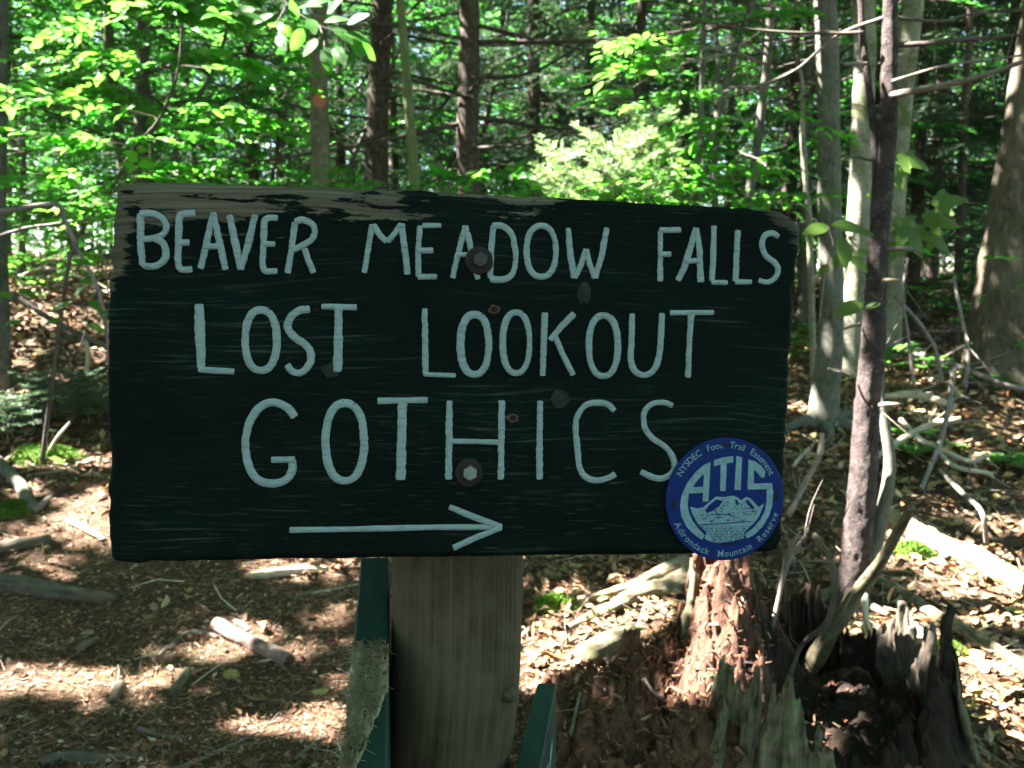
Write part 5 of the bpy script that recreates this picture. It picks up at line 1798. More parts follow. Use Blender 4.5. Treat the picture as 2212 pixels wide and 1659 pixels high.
# unseen lower leaf storey, added so its flat crowns shape the sun flecks
for k, (tx, ty, cx_, cy_) in enumerate(((-6.6, .2, -5.0, .6), (-6.8, 3.2, -5.0, 3.4), (-7.0, 6.2, -5.0, 6.4), (-4.4, -1.2, -2.8, .5), (-4.6, 1.9, -2.7, 2.3), (-5.2, 4.6, -2.8, 4.9), (-2.4, -2.4, -.8, .3), (-3.2, .9, -.7, 2.4), (-5.9, 7.9, -1.2, 6.0), (-9.2, 2.0, -7.4, 2.0), (-9.4, 5.0, -7.4, 5.2))):
    z = float(ground_z(tx, ty))
    root = thing('added_shade_tree', 'unseen low tree added beside the trail, its flat crown shading the sign', 'tree', (tx, ty, z), 'added shade trees beside the trail')
    a, b, c = MB(), MB(), MB()
    ccn = np.array([cx_, cy_, 5.6 + .25 * (k % 3)])
    tube(a, [[tx, ty, z - .1], [tx + .1, ty, z + 2.4], [tx * .6 + cx_ * .4, ty * .6 + cy_ * .4, 4.4], ccn], [.09, .075, .055, .02], seg=10, steps=24, wob=.05, freq=10)
    a.build('trunk', M['beech_bark'], root)
    canopy_crown(b, c, ccn, (1.75, 1.75, .75), 11000, .105, r5, low=True)
    b.build('crown', M['canopy_leaf'], root, smooth=False)
    c.build('branches', M['twig_dark'], root)
print('TREES', n_u, n_s, n_p)

# ------------------------------------------------------------------ distant wood that reads as one mass
def distant():
    r = np.random.default_rng(55)
    mb = MB()
    n = 3600
    y = r.uniform(21, 54, n)
    x = r.uniform(-.75, .75, n) * y
    z = ground_z(x, y) + r.uniform(0.2, 15, n) ** 1.0
    c = np.c_[x, y, z]
    k = 26
    P = np.repeat(c, k, 0) + r.normal(0, 1, (n * k, 3)) * [.9, .9, .45]
    D = r.normal(0, 1, (len(P), 3)) * [1, 1, .5]
    N = np.array([0, 0, 1.0]) + r.normal(0, .6, (len(P), 3))
    tn = np.repeat(tints(n, .55, 1.2, .12, r), k, 0)
    sz = r.uniform(.16, .34, len(P))
    half = np.repeat(vnoise(c * [.22, .22, .1], 90) + .25 * (np.abs(x / y) < .3) > -.05, k)
    for sel, mt, lab in ((~half, 'canopy_leaf', 'mass of green leaves far back in the wood'), (half, 'needle', 'dark mass of conifer boughs far back in the wood')):
        mb = MB()
        leaves(mb, P[sel], D[sel], N[sel], sz[sel], 1.2, tn[sel], LEAF0)
        o = mb.build('distant_foliage', M[mt], base=np.zeros(3), smooth=False)
        tag(o, lab, 'foliage', kind='stuff')
    m = 2600
    az = r.uniform(math.radians(42), math.radians(318), m)          # unseen ring of leaves added to keep out low skylight
    rad = r.uniform(17, 42, m)
    x2, y2 = np.sin(az) * rad, np.cos(az) * rad
    c2 = np.c_[x2, y2, ground_z(x2, y2) + r.uniform(0, 15, m)]
    P = np.repeat(c2, 22, 0) + r.normal(0, 1, (m * 22, 3)) * [1.2, 1.2, .6]
    mb = MB()
    leaves(mb, P, r.normal(0, 1, (len(P), 3)), r.normal(0, 1, (len(P), 3)) + [0, 0, .5], r.uniform(.3, .55, len(P)), 1.2, np.repeat(tints(m, .55, 1.1, .1, r), 22, 0), LEAF0)
    o = mb.build('added_foliage_ring', M['canopy_leaf'], base=np.zeros(3), smooth=False)
    tag(o, 'unseen ring of leaves added round the clearing to keep out skylight', 'foliage', kind='stuff')
    mb = MB()
    for i in range(120):
        yy = r.uniform(20, 50)
        xx = r.uniform(-.7, .7) * yy
        zz = float(ground_z(xx, yy))
        tube(mb, [[xx, yy, zz - .2], [xx + r.normal(0, .3), yy, zz + 14]], [r.uniform(.06, .16), .05], seg=6, steps=3, cap=False)
    o = mb.build('distant_trunks', M['grey_bark'], base=np.zeros(3))
    tag(o, 'thicket of far grey trunks seen through the leaves', 'wood', kind='stuff')


distant()

# low seedlings on the slope
def proto_low(seed, H, nsp, leaf):
    r = np.random.default_rng(seed)
    a, b = MB(), MB()
    tube(b, [[0, 0, -.02], [r.normal(0, .05), r.normal(0, .05), H * .6], [r.normal(0, .1), r.normal(0, .1), H]], [.005, .004, .002], seg=5, steps=8)
    st = np.c_[r.normal(0, .05, (nsp, 2)), r.uniform(.3 * H, H, nsp)]
    az = r.uniform(0, 6.28, nsp)
    sprays(a, b, st, np.c_[np.cos(az), np.sin(az), r.normal(.12, .15, nsp)], r.uniform(.15, .42, nsp) * (0.6 + H), leaf, 9, None, LEAF1, r)
    return [('crown', a.mesh('crown', M['near_leaf'])), ('stem', b.mesh('stem', M['twig_dark']))]


LOW = [proto_low(300 + i, h, n, l) for i, (h, n, l) in enumerate(((.45, 9, .07), (.75, 14, .075), (1.1, 20, .075), (.3, 7, .08)))]
cnt = 0
for _ in range(900):
    y = r5.uniform(4.2, 15)
    u = r5.uniform(-.62, .62)
    x = u * y
    if -.08 < u < .32 and y < 5:
        continue
    if u < -.2 and y < 7.2:
        continue
    if u > .3 and y < 5.8:
        continue
    if r5.uniform() > (1 if u < 0 else .6) or not free(x, y, .42):
        continue
    kk = int(r5.integers(4))
    put(LOW[kk], 'low_seedling', ('knee-high beech seedling ', 'thigh-high beech seedling ', 'waist-high beech seedling ', 'tiny beech seedling ')[kk] + where(x, y), 'seedling', 'seedlings on the slope', x, y, r5.uniform(0, 6.28), r5.uniform(.75, 1.2))
    cnt += 1
    if cnt >= 120:
        break

# ------------------------------------------------------------------ rotten stump
SX, SY = 0.80, 2.32


def stump():
    r = np.random.default_rng(9)
    gz = float(ground_z(SX, SY))
    root = thing('rotten_stump', 'broken hollow stump of crumbling red rotten wood with splintered grey shell', 'stump', (SX, SY, gz))
    th = np.radians([-180, -160, -145, -128, -112, -98, -80, -55, -38, -20, 5, 25, 45, 65, 85, 100, 115, 130, 145, 160, 180])
    hh = np.array([.20, .22, .29, .31, .29, .17, .10, .14, .28, .34, .32, .26, .20, .24, .30, .34, .42, .50, .44, .28, .20])
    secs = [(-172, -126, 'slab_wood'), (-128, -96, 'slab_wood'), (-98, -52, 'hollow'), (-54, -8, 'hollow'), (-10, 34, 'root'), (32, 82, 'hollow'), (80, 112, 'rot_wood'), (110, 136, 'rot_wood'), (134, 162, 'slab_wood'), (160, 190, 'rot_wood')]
    for k, (a0, a1, mt) in enumerate(secs):
        na, nz = int((a1 - a0) * 1.7), 26
        a = np.radians(np.linspace(a0, a1, na))
        h = np.interp((a + math.pi) % (2 * math.pi) - math.pi, th, hh)
        e = np.minimum(1, np.minimum(np.arange(na), na - 1 - np.arange(na)) / 4.0)
        spl = fbm(np.c_[a * 8, np.full(na, k * 3.0), np.zeros(na)], 3, 61) * .8 + .30 * fbm(np.c_[a * 44, np.full(na, k * 3.0), np.zeros(na)], 2, 62)
        h = h * (.88 + .55 * spl) * (.75 + .25 * e) + .02
        t = np.linspace(0, 1, nz)
        A, T = np.meshgrid(a, t, indexing='ij')
        Hh = h[:, None]
        ridge = fbm(np.stack([A * 26, T * 1.4 + 0 * A, A * 0 + k], -1), 3, 63)
        off = .030 * (k % 2) - .01
        R = .335 + off + .13 * (1 - T) ** 2.2 + .028 * ridge + .02 * np.sin(3 * A + 1) + .012 * vnoise(np.stack([A * 30, T * 9, A * 0], -1), 64)
        thick = (.045 * (1 - .85 * T) + .004) * (0.4 + .6 * e[:, None])
        zz = -.07 + (Hh + .07) * T
        def pos(Rr):
            x, y = SX + np.cos(A) * Rr, SY + np.sin(A) * Rr
            return np.stack([x, y, ground_z(SX + np.cos(A) * .36, SY + np.sin(A) * .36) + zz], -1)
        O, I = pos(R), pos(R - thick)
        V = np.concatenate([O.reshape(-1, 3), I.reshape(-1, 3)])
        i = np.arange(na - 1)[:, None] * nz + np.arange(nz - 1)[None]
        q1 = np.stack([i, i + nz, i + nz + 1, i + 1], -1).reshape(-1, 4)
        N_ = na * nz
        q2 = q1[:, ::-1] + N_
        top = np.arange(na - 1) * nz + nz - 1
        qt = np.stack([top, top + nz, top + nz + N_, top + N_], 1)
        l0 = np.arange(nz - 1)
        ql = np.stack([l0, l0 + 1, l0 + 1 + N_, l0 + N_], 1)
        lr = (na - 1) * nz + l0
        qr = np.stack([lr, lr + N_, lr + 1 + N_, lr + 1], 1)
        g1 = np.stack([A * .36, 0 * A, zz], -1).reshape(-1, 3)
        mb = MB()
        mb.add(V, None, np.concatenate([q1, q2, qt, ql, qr]), (1, 1, 1), np.concatenate([g1, g1 + [0, .1, 0]]))
        sec = mb.build('shell_section', M[mt], root)
        # torn fibres along the broken rim
        nf = na
        ii = r.integers(0, na, nf)
        st = O[ii, nz - 1 - r.integers(0, 7, nf)]
        mb = MB()
        prisms(mb, st, st + np.c_[r.normal(0, .012, (nf, 2)), r.uniform(.01, .06, nf)], r.uniform(.0012, .005, nf), .0004)
        mb.build('torn_fibres', M[mt], sec)
    # loose slabs and spikes standing against the shell
    for a_, h, w, mt in ((-140, .27, .05, 'slab_wood'), (-120, .33, .045, 'slab_wood'), (-104, .24, .05, 'slab_wood'), (122, .52, .05, 'rot_wood'), (138, .40, .06, 'pale_wood'), (150, .34, .05, 'rot_wood'), (104, .36, .05, 'rot_wood'), (-26, .28, .04, 'slab_wood'), (8, .25, .05, 'slab_wood')):
        a = math.radians(a_)
        rd, tn_ = np.array([math.cos(a), math.sin(a), 0]), np.array([-math.sin(a), math.cos(a), 0])
        b = np.array([SX, SY, 0]) + rd * .40
        b[2] = float(ground_z(b[0], b[1])) - .05
        n = 12
        V = []
        for ti in np.linspace(0, 1, n):
            tp = 1 - .8 * max(0, (ti - .5) / .5) ** 1.3
            c = b + np.array([0, 0, (h + .05) * ti]) + rd * (.06 * (1 - ti) ** 2 - .04 * ti)
            for (u, v) in ((-.5, 0), (-.2, .35), (.15, .22), (.5, .05), (.3, -.4), (-.3, -.45)):
                V.append(c + tn_ * w * u * tp + rd * w * .55 * v * tp + r.normal(0, .003, 3))
        V = np.array(V)
        ia = np.arange(n - 1)[:, None] * 6 + np.arange(6)[None]
        ib = np.arange(n - 1)[:, None] * 6 + (np.arange(6)[None] + 1) % 6
        mb = MB()
        mb.add(V, [((n - 1) * 6, (n - 1) * 6 + j, (n - 1) * 6 + j + 1) for j in range(1, 5)], np.stack([ia, ib, ib + 6, ia + 6], -1).reshape(-1, 4), (1, 1, 1), np.stack([(V - b) @ tn_ + a, (V - b) @ rd, V[:, 2]], 1))
        mb.build('splinter', M[mt], root)
    # crumbling heart and the slope of red rot that has spilled from it
    xs = np.linspace(SX - .76, SX + .33, 250)
    ys = np.linspace(SY - .62, SY + .34, 220)
    X, Y = np.meshgrid(xs, ys)
    g = ground_z(X, Y)
    P = np.stack([X, Y, 0 * X], -1)
    bil = np.abs(vnoise(P * 9, 41)) * .6 + np.abs(vnoise(P * 21, 42)) * .3 + np.abs(vnoise(P * 47, 43)) * .15
    d1 = ((X - (SX - .36)) / .34) ** 2 + ((Y - (SY + .02)) / .36) ** 2
    d2 = ((X - (SX - .10)) / .20) ** 2 + ((Y - (SY + .20)) / .16) ** 2
    d3 = ((X - (SX + .10)) / .20) ** 2 + ((Y - (SY - .10)) / .26) ** 2
    h = .20 * np.exp(-d1 * 1.2) + .28 * np.exp(-d2) - .24 * np.exp(-d3) + (bil - .32) * .17 * np.exp(-d1 * .5) + .03 * np.exp(-d1 * .3)
    d4 = ((X - (SX - .17)) / .10) ** 2 + ((Y - (SY + .03)) / .24) ** 2
    h = h + (.24 + .22 * (bil - .3)) * np.exp(-d4)
    crumb = np.abs(vnoise(P * 30, 44)) + .7 * np.abs(vnoise(P * 62, 45)) + .5 * np.abs(vnoise(P * 110, 46))
    h = h + (crumb - .75) * .035 * np.exp(-d1 * .22)
    Z = g + h - .035
    core = (X - SX) ** 2 + (Y - SY) ** 2
    Z = np.where(core < .34 ** 2, np.maximum(Z, g + .015 + .14 * np.clip(bil - .2, 0, 1)), Z)
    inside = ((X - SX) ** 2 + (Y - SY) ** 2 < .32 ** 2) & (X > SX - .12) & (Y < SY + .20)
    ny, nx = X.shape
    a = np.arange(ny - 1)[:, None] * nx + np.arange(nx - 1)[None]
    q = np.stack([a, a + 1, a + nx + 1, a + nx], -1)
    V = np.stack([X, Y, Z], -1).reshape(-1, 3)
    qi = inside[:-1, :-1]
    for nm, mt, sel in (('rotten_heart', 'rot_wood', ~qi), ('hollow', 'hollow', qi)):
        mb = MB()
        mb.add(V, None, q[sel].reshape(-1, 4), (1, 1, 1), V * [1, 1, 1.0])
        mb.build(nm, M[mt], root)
    # chunks of cubic brown rot and splinters lying on it
    mb = MB()
    n = 9000
    x = SX - .36 + r.normal(0, .25, n)
    y = SY - .10 + r.normal(0, .25, n)
    ii = np.clip(((x - xs[0]) / (xs[1] - xs[0])).astype(int), 0, nx - 1)
    jj = np.clip(((y - ys[0]) / (ys[1] - ys[0])).astype(int), 0, ny - 1)
    z = np.maximum(Z[jj, ii], ground_z(x, y)) + .004
    P = np.c_[x, y, z]
    d = nrm(r.normal(0, 1, (n, 3)) * [1, 1, .5])
    ln = .004 + .026 * r.uniform(0, 1, n) ** 3
    tn = np.array([[.22, .075, .035], [.34, .15, .08], [.13, .045, .022], [.36, .23, .15], [.05, .022, .013]])[r.integers(0, 5, n)] * r.uniform(.35, .95, (n, 1))
    prisms(mb, P, P + d * ln[:, None], ln * r.uniform(.06, .3, n), ln * .12, tn)
    o = mb.build('rot_crumbs', M['chips'], root)
    o['kind'] = 'stuff'
    # moss caps
    for (x, y, w) in ((1990, 1470, .05), (1870, 1440, .06), (1560, 1560, .05)):
        pass


stump()


def moss_pad(name, label, p, rx, ry, h, seed, n=420, bright=1.0):
    r = np.random.default_rng(seed)
    n = n * 4
    root = thing(name, label, 'moss', p)
    mb = MB()
    a = r.uniform(0, 6.28, n)
    u = r.uniform(0, 1, n) ** .5 * (.8 + .25 * np.sin(a * 3 + seed) + .15 * np.sin(a * 7))
    x, y = p[0] + rx * u * np.cos(a), p[1] + ry * u * np.sin(a)
    z = ground_z(x, y) + h * (1 - u ** 2) + .004
    z0 = max(0.0, p[2] - float(ground_z(p[0], p[1])))
    P = np.c_[x, y, z + z0]
    D = nrm(r.normal(0, 1, (n, 3)) * [1, 1, .3] + [0, 0, .9])
    leaves(mb, P, D, r.normal(0, 1, (n, 3)), r.uniform(.005, .014, n), 1.0, tints(n, .6, 1.3, .15, r) * np.array([.075, .15, .022]) * bright, LEAF0)
    m2 = MB()
    th_ = np.arange(20) * 2 * math.pi / 20
    rings = []
    for k in (1.0, .7, .35):
        xx, yy = p[0] + rx * k * np.cos(th_), p[1] + ry * k * np.sin(th_)
        rings.append(np.c_[xx, yy, ground_z(xx, yy) + z0 + h * (1 - k * k) - (.02 if k == 1 else 0)])
    V = np.vstack(rings + [np.array([[p[0], p[1], float(ground_z(p[0], p[1])) + z0 + h]])])
    q = []
    for k in range(2):
        aa = k * 20 + np.arange(20)
        bb = k * 20 + (np.arange(20) + 1) % 20
        q.append(np.stack([aa, bb, bb + 20, aa + 20], 1))
    aa, bb = 40 + np.arange(20), 40 + (np.arange(20) + 1) % 20
    m2.add(V, np.stack([aa, bb, np.full(20, 60)], 1), np.concatenate(q), (.06, .10, .02))
    m2.build('cushion', M['moss'], root)
    o = mb.build('moss_shoots', M['moss'], root, smooth=False)
    o['kind'] = 'stuff'


moss_pad('moss_cushion', 'bright green moss cushion catching the sun by the end of the sign', G(100, 990), .22, .12, .05, 1, 900, 1.5)
moss_pad('moss_cushion', 'small moss patch on the ground between the post and the stump', G(1195, 1312), .10, .06, .03, 2, 400, 1.4)
moss_pad('moss_cushion', 'moss patch along the fallen log beyond the stump', G(1975, 1200), .10, .07, .05, 3, 400, 1.4)
moss_pad('moss_cushion', 'moss tuft in the leaf litter beside the stump', G(2050, 1415), .07, .05, .04, 4, 300, 1.2)
moss_pad('moss_cushion', 'yellowish moss patch under the fallen grey branch', G(30, 1105), .13, .07, .04, 5, 400, 1.0)

# ------------------------------------------------------------------ logs, roots and sticks
def stick(name, label, px, w, mat, lift=None, seg=9, wob=.12, freq=40, sub=0, cat='stick', steps=None, seed=0, squash=1.0, subl=(.05, .2), Y=None):
    """a stick lying on the ground: pixels are followed on the ground, lifts raise single points (metres)"""
    n = len(px)
    P = [G(x, y) for x, y in px] if Y is None else [W(x, y, Y[0] + (Y[1] - Y[0]) * i / (n - 1)) for i, (x, y) in enumerate(px)]
    w = np.interp(np.linspace(0, 1, n), np.linspace(0, 1, len(w)), w)
    R = np.array([w[i] / 2 / F * P[i][1] for i in range(n)])
    lf = lift if lift is not None else [0] * n
    if lift is not None:
        # keep the traced pixel: move along the ray so that the raised point still stands over the ground there
        P = [G(x, y, l) for (x, y), l in zip(px, lf)]
    P = [p + np.array([0, 0, R[i] * .7]) for i, p in enumerate(P)]
    root = thing(name, label, cat, (P[0][0], P[0][1], float(ground_z(P[0][0], P[0][1]))))
    mb = MB()
    tube(mb, P, R, seg=seg, wob=wob, freq=freq, steps=steps or max(14, n * 7), seed=seed, squash=squash)
    mb.build('wood', M[mat], root)
    if sub:
        r = np.random.default_rng(seed + 5)
        pp = smooth_path(P, 30)
        for _ in range(sub):
            m2 = MB()
            k = r.integers(5, 29)
            d = nrm(nrm(pp[-1] - pp[0]) * .7 + r.normal(0, .6, 3) * [1, 1, .6] + [0, 0, .15])
            L = r.uniform(*subl)
            e = pp[k] + d * L
            tube(m2, [pp[k], pp[k] + d * L * .5 + r.normal(0, .01, 3), e], [R.mean() * .35, R.mean() * .25, R.mean() * .1], seg=5, steps=6)
            m2.build('twig', M[mat], root)
    return root


ST = [
    # name, label, pixels, widths, material, kwargs
    ('broken_branch', 'thick broken branch piece with peeling bark lying on the trail', [(468, 1358), (500, 1378), (545, 1400), (590, 1420), (622, 1438)], (32, 34, 32, 33), 'spotted', dict(seg=16, wob=.09, freq=60)),
    ('grey_stick', 'short grey stick stub lying parallel below the broken branch', [(404, 1458), (390, 1480), (372, 1505)], (24, 22), 'slab_wood', dict(seg=10)),
    ('grey_stick', 'stubby dark stick half sunk in the trail litter', [(262, 1488), (252, 1505), (244, 1522)], (26, 22), 'root', dict(seg=10)),
    ('bark_piece', 'dark curled bark piece on the trail', [(205, 1388), (185, 1400), (168, 1412)], (22, 30, 18), 'root', dict(seg=9, squash=.5)),
    ('tree_root', 'thick dark root rising from the trail at its edge', [(-40, 1272), (40, 1278), (110, 1290), (180, 1296), (250, 1300)], (46, 44, 36, 22), 'root', dict(seg=14, wob=.08, cat='root')),
    ('tree_root', 'low grey root crossing the trail in front of the post', [(90, 1652), (150, 1645), (220, 1648), (300, 1640)], (26, 30, 22), 'root', dict(seg=12, cat='root')),
    ('pale_driftwood', 'bleached forked stick lying just beneath the sign', [(540, 1250), (580, 1246), (640, 1240), (705, 1234)], (16, 22, 22, 16), 'pale_wood', dict(seg=10, sub=1)),
    ('white_twig', 'thin white twig lying beside the green board', [(674, 1284), (720, 1275), (775, 1264)], (7, 6), 'pale_wood', dict(seg=7)),
    ('dark_stick', 'short dark stick touching the thin white twig', [(632, 1302), (655, 1290), (690, 1276)], (14, 12), 'root', dict(seg=8)),
    ('long_twig', 'long thin pale twig slanting over the trail litter', [(380, 1664), (440, 1640), (500, 1612), (560, 1580), (604, 1552)], (9, 8, 4), 'twig', dict(seg=6, sub=2)),
    ('thin_twig', 'thin brown twig behind the broken branch', [(330, 1430), (400, 1372), (440, 1370), (470, 1380)], (9, 10), 'twig', dict(seg=6)),
    ('thin_twig', 'dark knobbly twig below the root in the trail', [(366, 1408), (380, 1390), (395, 1375)], (12, 10), 'root', dict(seg=7)),
    ('thin_twig', 'curved brown twig near the post foot', [(300, 1578), (340, 1590), (400, 1600)], (12, 8), 'twig', dict(seg=7)),
    ('thin_twig', 'twig lying along the gnawed board', [(640, 1640), (690, 1600), (735, 1585)], (9, 8), 'twig', dict(seg=6, sub=1)),
    ('fallen_branch', 'fallen grey lichen-spotted branch lying by the moss cushion', [(-30, 985), (0, 1012), (40, 1052), (60, 1085), (72, 1108)], (30, 26, 26), 'grey_bark', dict(seg=12)),
    ('branch_stub', 'short forked brown stub against the fallen grey branch', [(72, 1110), (95, 1092), (112, 1076)], (20, 12), 'twig', dict(seg=9)),
    ('mossy_log', 'low mossy log end beside the trail', [(-40, 1200), (20, 1192), (60, 1182), (110, 1172)], (30, 30, 22), 'root', dict(seg=12, cat='log')),
    ('white_twig', 'pale twig leaning up out of the moss cushion', [(100, 990), (122, 950), (152, 914)], (7, 6), 'pale_wood', dict(seg=6, lift=[0, .12, .2])),
    ('long_twig', 'pair of pale thin twigs pointing at the sign edge', [(60, 1030), (140, 1015), (230, 985)], (6, 6), 'pale_wood', dict(seg=6, sub=1)),
    ('long_twig', 'thin pale twig crossing the moss cushion', [(110, 1010), (170, 1002), (232, 975)], (6, 5), 'pale_wood', dict(seg=6)),
    ('pale_splinter', 'flat pale wood splinter lying in the sun beside the sign', [(150, 1130), (190, 1150), (225, 1170)], (22, 14), 'pale_wood', dict(seg=7, squash=.4)),
    ('bent_twig', 'pale bent twig drooping among the fir seedlings', [(185, 730), (190, 770), (188, 810), (195, 850)], (7, 9), 'pale_wood', dict(seg=6, lift=[.35, .3, .2, .1])),
    ('arching_branch', 'bare dead branch arching up and bending sharply down', [(-300, 520), (-60, 478), (0, 462), (60, 452), (125, 447), (140, 480), (170, 545), (215, 640), (240, 800), (248, 1000), (250, 1185)], (14, 12, 10, 9, 8), 'twig', dict(seg=8, Y=(3.3, 3.4), sub=3)),
    ('arching_branch', 'thin bare branch arching below the sharply bent one', [(-500, 1130), (-200, 700), (-40, 540), (40, 500), (110, 488), (180, 476)], (10, 8, 6), 'twig', dict(seg=6, Y=(3.5, 3.6), sub=2)),
    ('fallen_branch', 'long dark fallen branch slanting down towards the sign', [(-30, 628), (40, 650), (120, 700), (190, 735), (240, 762), (300, 850), (340, 940)], (12, 12, 10), 'twig_dark', dict(seg=8, Y=(5.2, 4.2), sub=4, subl=(.1, .4))),
    ('curved_twig', 'curved pale twig over the shaded dead leaves', [(40, 600), (90, 584), (140, 590), (190, 612), (230, 640)], (6, 6), 'twig', dict(seg=6, lift=[.08, .16, .18, .12, .05])),
    # right side
    ('stump_root', 'pale sunlit root running out from the stump towards the post', [(1500, 1262), (1440, 1280), (1370, 1300), (1300, 1330), (1226, 1362)], (50, 40, 30, 14), 'slab_wood', dict(seg=20, wob=.26, freq=50, cat='root')),
    ('stump_root', 'mossy root curving from the stump over the leaf litter', [(1480, 1222), (1400, 1262), (1330, 1285), (1250, 1300)], (34, 26, 14), 'mossy_wood', dict(seg=16, wob=.24, freq=50, cat='root')),
    ('log_chunk', 'broken dark log chunk lying against the stump slope', [(1262, 1440), (1310, 1412), (1370, 1380)], (64, 56, 40), 'slab_wood', dict(seg=16, wob=.16, freq=26, cat='log')),
    ('white_stick', 'bright flat bark strip on the ground between post and stump', [(1140, 1492), (1210, 1486), (1290, 1480)], (22, 18), 'pale_wood', dict(seg=8, squash=.4)),
    ('thin_twig', 'forked thin twig in front of the log chunk', [(1170, 1418), (1220, 1395), (1260, 1372)], (8, 6), 'twig', dict(seg=6, sub=3)),
    ('thin_twig', 'thin twig hanging down in front of the stump slope', [(1255, 1500), (1240, 1560), (1225, 1640)], (9, 7), 'twig', dict(seg=6, lift=[.12, .08, .02], sub=2)),
    ('thin_twig', 'pale crooked twig lying on the red rot', [(1390, 1470), (1410, 1500), (1440, 1520), (1410, 1535)], (10, 8), 'twig', dict(seg=7, lift=[.22, .2, .16, .12])),
    ('thin_twig', 'pale twig drooping over the red rotten slope', [(1312, 1420), (1318, 1460), (1330, 1500)], (8, 6), 'twig', dict(seg=6, lift=[.2, .18, .14])),
    ('leaning_branch', 'splintered dead branch leaning up out of the hollow stump', [(1745, 1462), (1800, 1368), (1850, 1290), (1900, 1225), (1940, 1155), (1968, 1104)], (42, 34, 22, 17, 13, 10), 'slab_wood', dict(seg=14, lift=[.03, .2, .34, .46, .58, .68], wob=.14)),
    ('dead_twig', 'white dead twig rising between the sign and the dark pole', [(1660, 1330), (1690, 1250), (1700, 1200), (1728, 1150)], (9, 7, 5), 'twig', dict(seg=8, lift=[.2, .36, .44, .52], sub=4)),
    ('dead_twig', 'forked knobbly dead twig beside the stump spike', [(1640, 1420), (1672, 1340), (1690, 1260), (1712, 1200), (1740, 1160)], (10, 8, 5), 'twig', dict(seg=8, lift=[.18, .3, .4, .48, .54], sub=5)),
    ('dead_twig', 'thin dark dead twig curving over the hollow', [(1700, 1480), (1730, 1400), (1790, 1340), (1800, 1230), (1760, 1160)], (12, 10, 8), 'root', dict(seg=7, lift=[.15, .25, .35, .5, .56], sub=3)),
    ('fallen_log', 'pale mossy fallen log lying in full sun beyond the stump', [(1905, 1130), (1990, 1172), (2080, 1215), (2170, 1262), (2290, 1325)], (46, 50, 54, 56), 'mossy_wood', dict(seg=26, wob=.26, freq=40, cat='log', steps=60)),
    ('fallen_log', 'thin decayed log below the sunny mossy one', [(1900, 1262), (1980, 1312), (2070, 1366), (2160, 1420), (2280, 1490)], (26, 30, 28), 'slab_wood', dict(seg=16, wob=.24, freq=50, cat='log', steps=50)),
    ('white_stick', 'bleached stick slanting from the dark pole over the litter', [(1940, 1310), (1990, 1372), (2030, 1420), (2075, 1470)], (14, 14), 'pale_wood', dict(seg=8, sub=3)),
    ('white_stick', 'short upright bleached stick standing by the decayed log', [(1868, 1290), (1872, 1350), (1890, 1400)], (12, 14), 'pale_wood', dict(seg=8, lift=[.16, .1, .04])),
    ('white_stick', 'thin bleached stick crossing the sunny litter past the stump', [(1955, 1500), (2020, 1540), (2090, 1580), (2150, 1650)], (10, 10), 'pale_wood', dict(seg=7, sub=3)),
    ('dead_branch', 'bleached forked branch lying above the ferns', [(1910, 862), (1975, 858), (2030, 872), (2062, 884)], (12, 16, 10), 'pale_wood', dict(seg=8, lift=[.16, .2, .2, .16], sub=6)),
    ('dead_branch', 'long bleached branch sloping up behind the ferns', [(1880, 1000), (1950, 952), (2010, 922), (2075, 908)], (12, 14, 10), 'pale_wood', dict(seg=8, lift=[.06, .12, .16, .2], sub=5)),
    ('dead_branch', 'crooked bleached branch bending along the litter slope', [(1945, 910), (1990, 955), (2050, 985), (2095, 1000), (2135, 985)], (10, 13, 10), 'pale_wood', dict(seg=8, lift=[.14, .12, .1, .1, .12], sub=5)),
    ('dead_branch', 'forked white branch lying in the dead leaves by the decayed wood', [(2010, 960), (2060, 1010), (2130, 1025), (2145, 1035)], (9, 11, 8), 'pale_wood', dict(seg=7, lift=[.1, .1, .1, .06], sub=4)),
    ('dead_branch', 'dark upright dead twig standing among the bleached branches', [(2060, 800), (2050, 880), (2030, 960), (1990, 1060)], (9, 11), 'twig', dict(seg=7, lift=[.5, .34, .2, .03], sub=4)),
    ('dead_branch', 'grey dead branch hooked over the sunny log', [(2030, 1020), (2080, 1070), (2120, 1110), (2132, 1180)], (9, 10), 'twig', dict(seg=7, lift=[.14, .2, .2, .05], sub=2)),
    ('dead_branch', 'long thin stick lying across the far litter under the old trunk', [(1920, 760), (2000, 772), (2080, 800), (2170, 835), (2240, 850)], (10, 12), 'twig', dict(seg=7, lift=[.1, .14, .14, .1, .06], sub=7, subl=(.1, .4))),
    ('dead_branch', 'tangled grey dead branch in the brush below the old trunk', [(1930, 640), (1985, 700), (2020, 760), (2035, 835)], (8, 10), 'twig', dict(seg=7, Y=(6.0, 5.9), sub=12, subl=(.1, .45))),
    ('dead_branch', 'second tangle of bare grey twigs leaning on the old trunk', [(2060, 600), (2075, 680), (2090, 760), (2085, 840)], (7, 10), 'twig', dict(seg=7, Y=(6.1, 5.8), sub=12, subl=(.1, .45))),
    ('dead_branch', 'bare bushy dead branch beside the pale mossy birch', [(1960, 560), (1950, 640), (1960, 720), (1975, 838)], (6, 8), 'twig', dict(seg=6, Y=(6.0, 5.8), sub=14, subl=(.1, .4))),
    ('curled_leaf_stem', 'short pale stick between the grey trunk and the sign', [(1712, 1010), (1735, 985), (1760, 960)], (10, 8), 'pale_wood', dict(seg=6, sub=2)),
    ('dead_twig', 'purple-brown twig rising by the lower corner of the sign', [(1702, 1120), (1740, 1045), (1770, 985), (1775, 940)], (12, 9), 'twig', dict(seg=7, lift=[.1, .22, .34, .42], sub=4)),
]
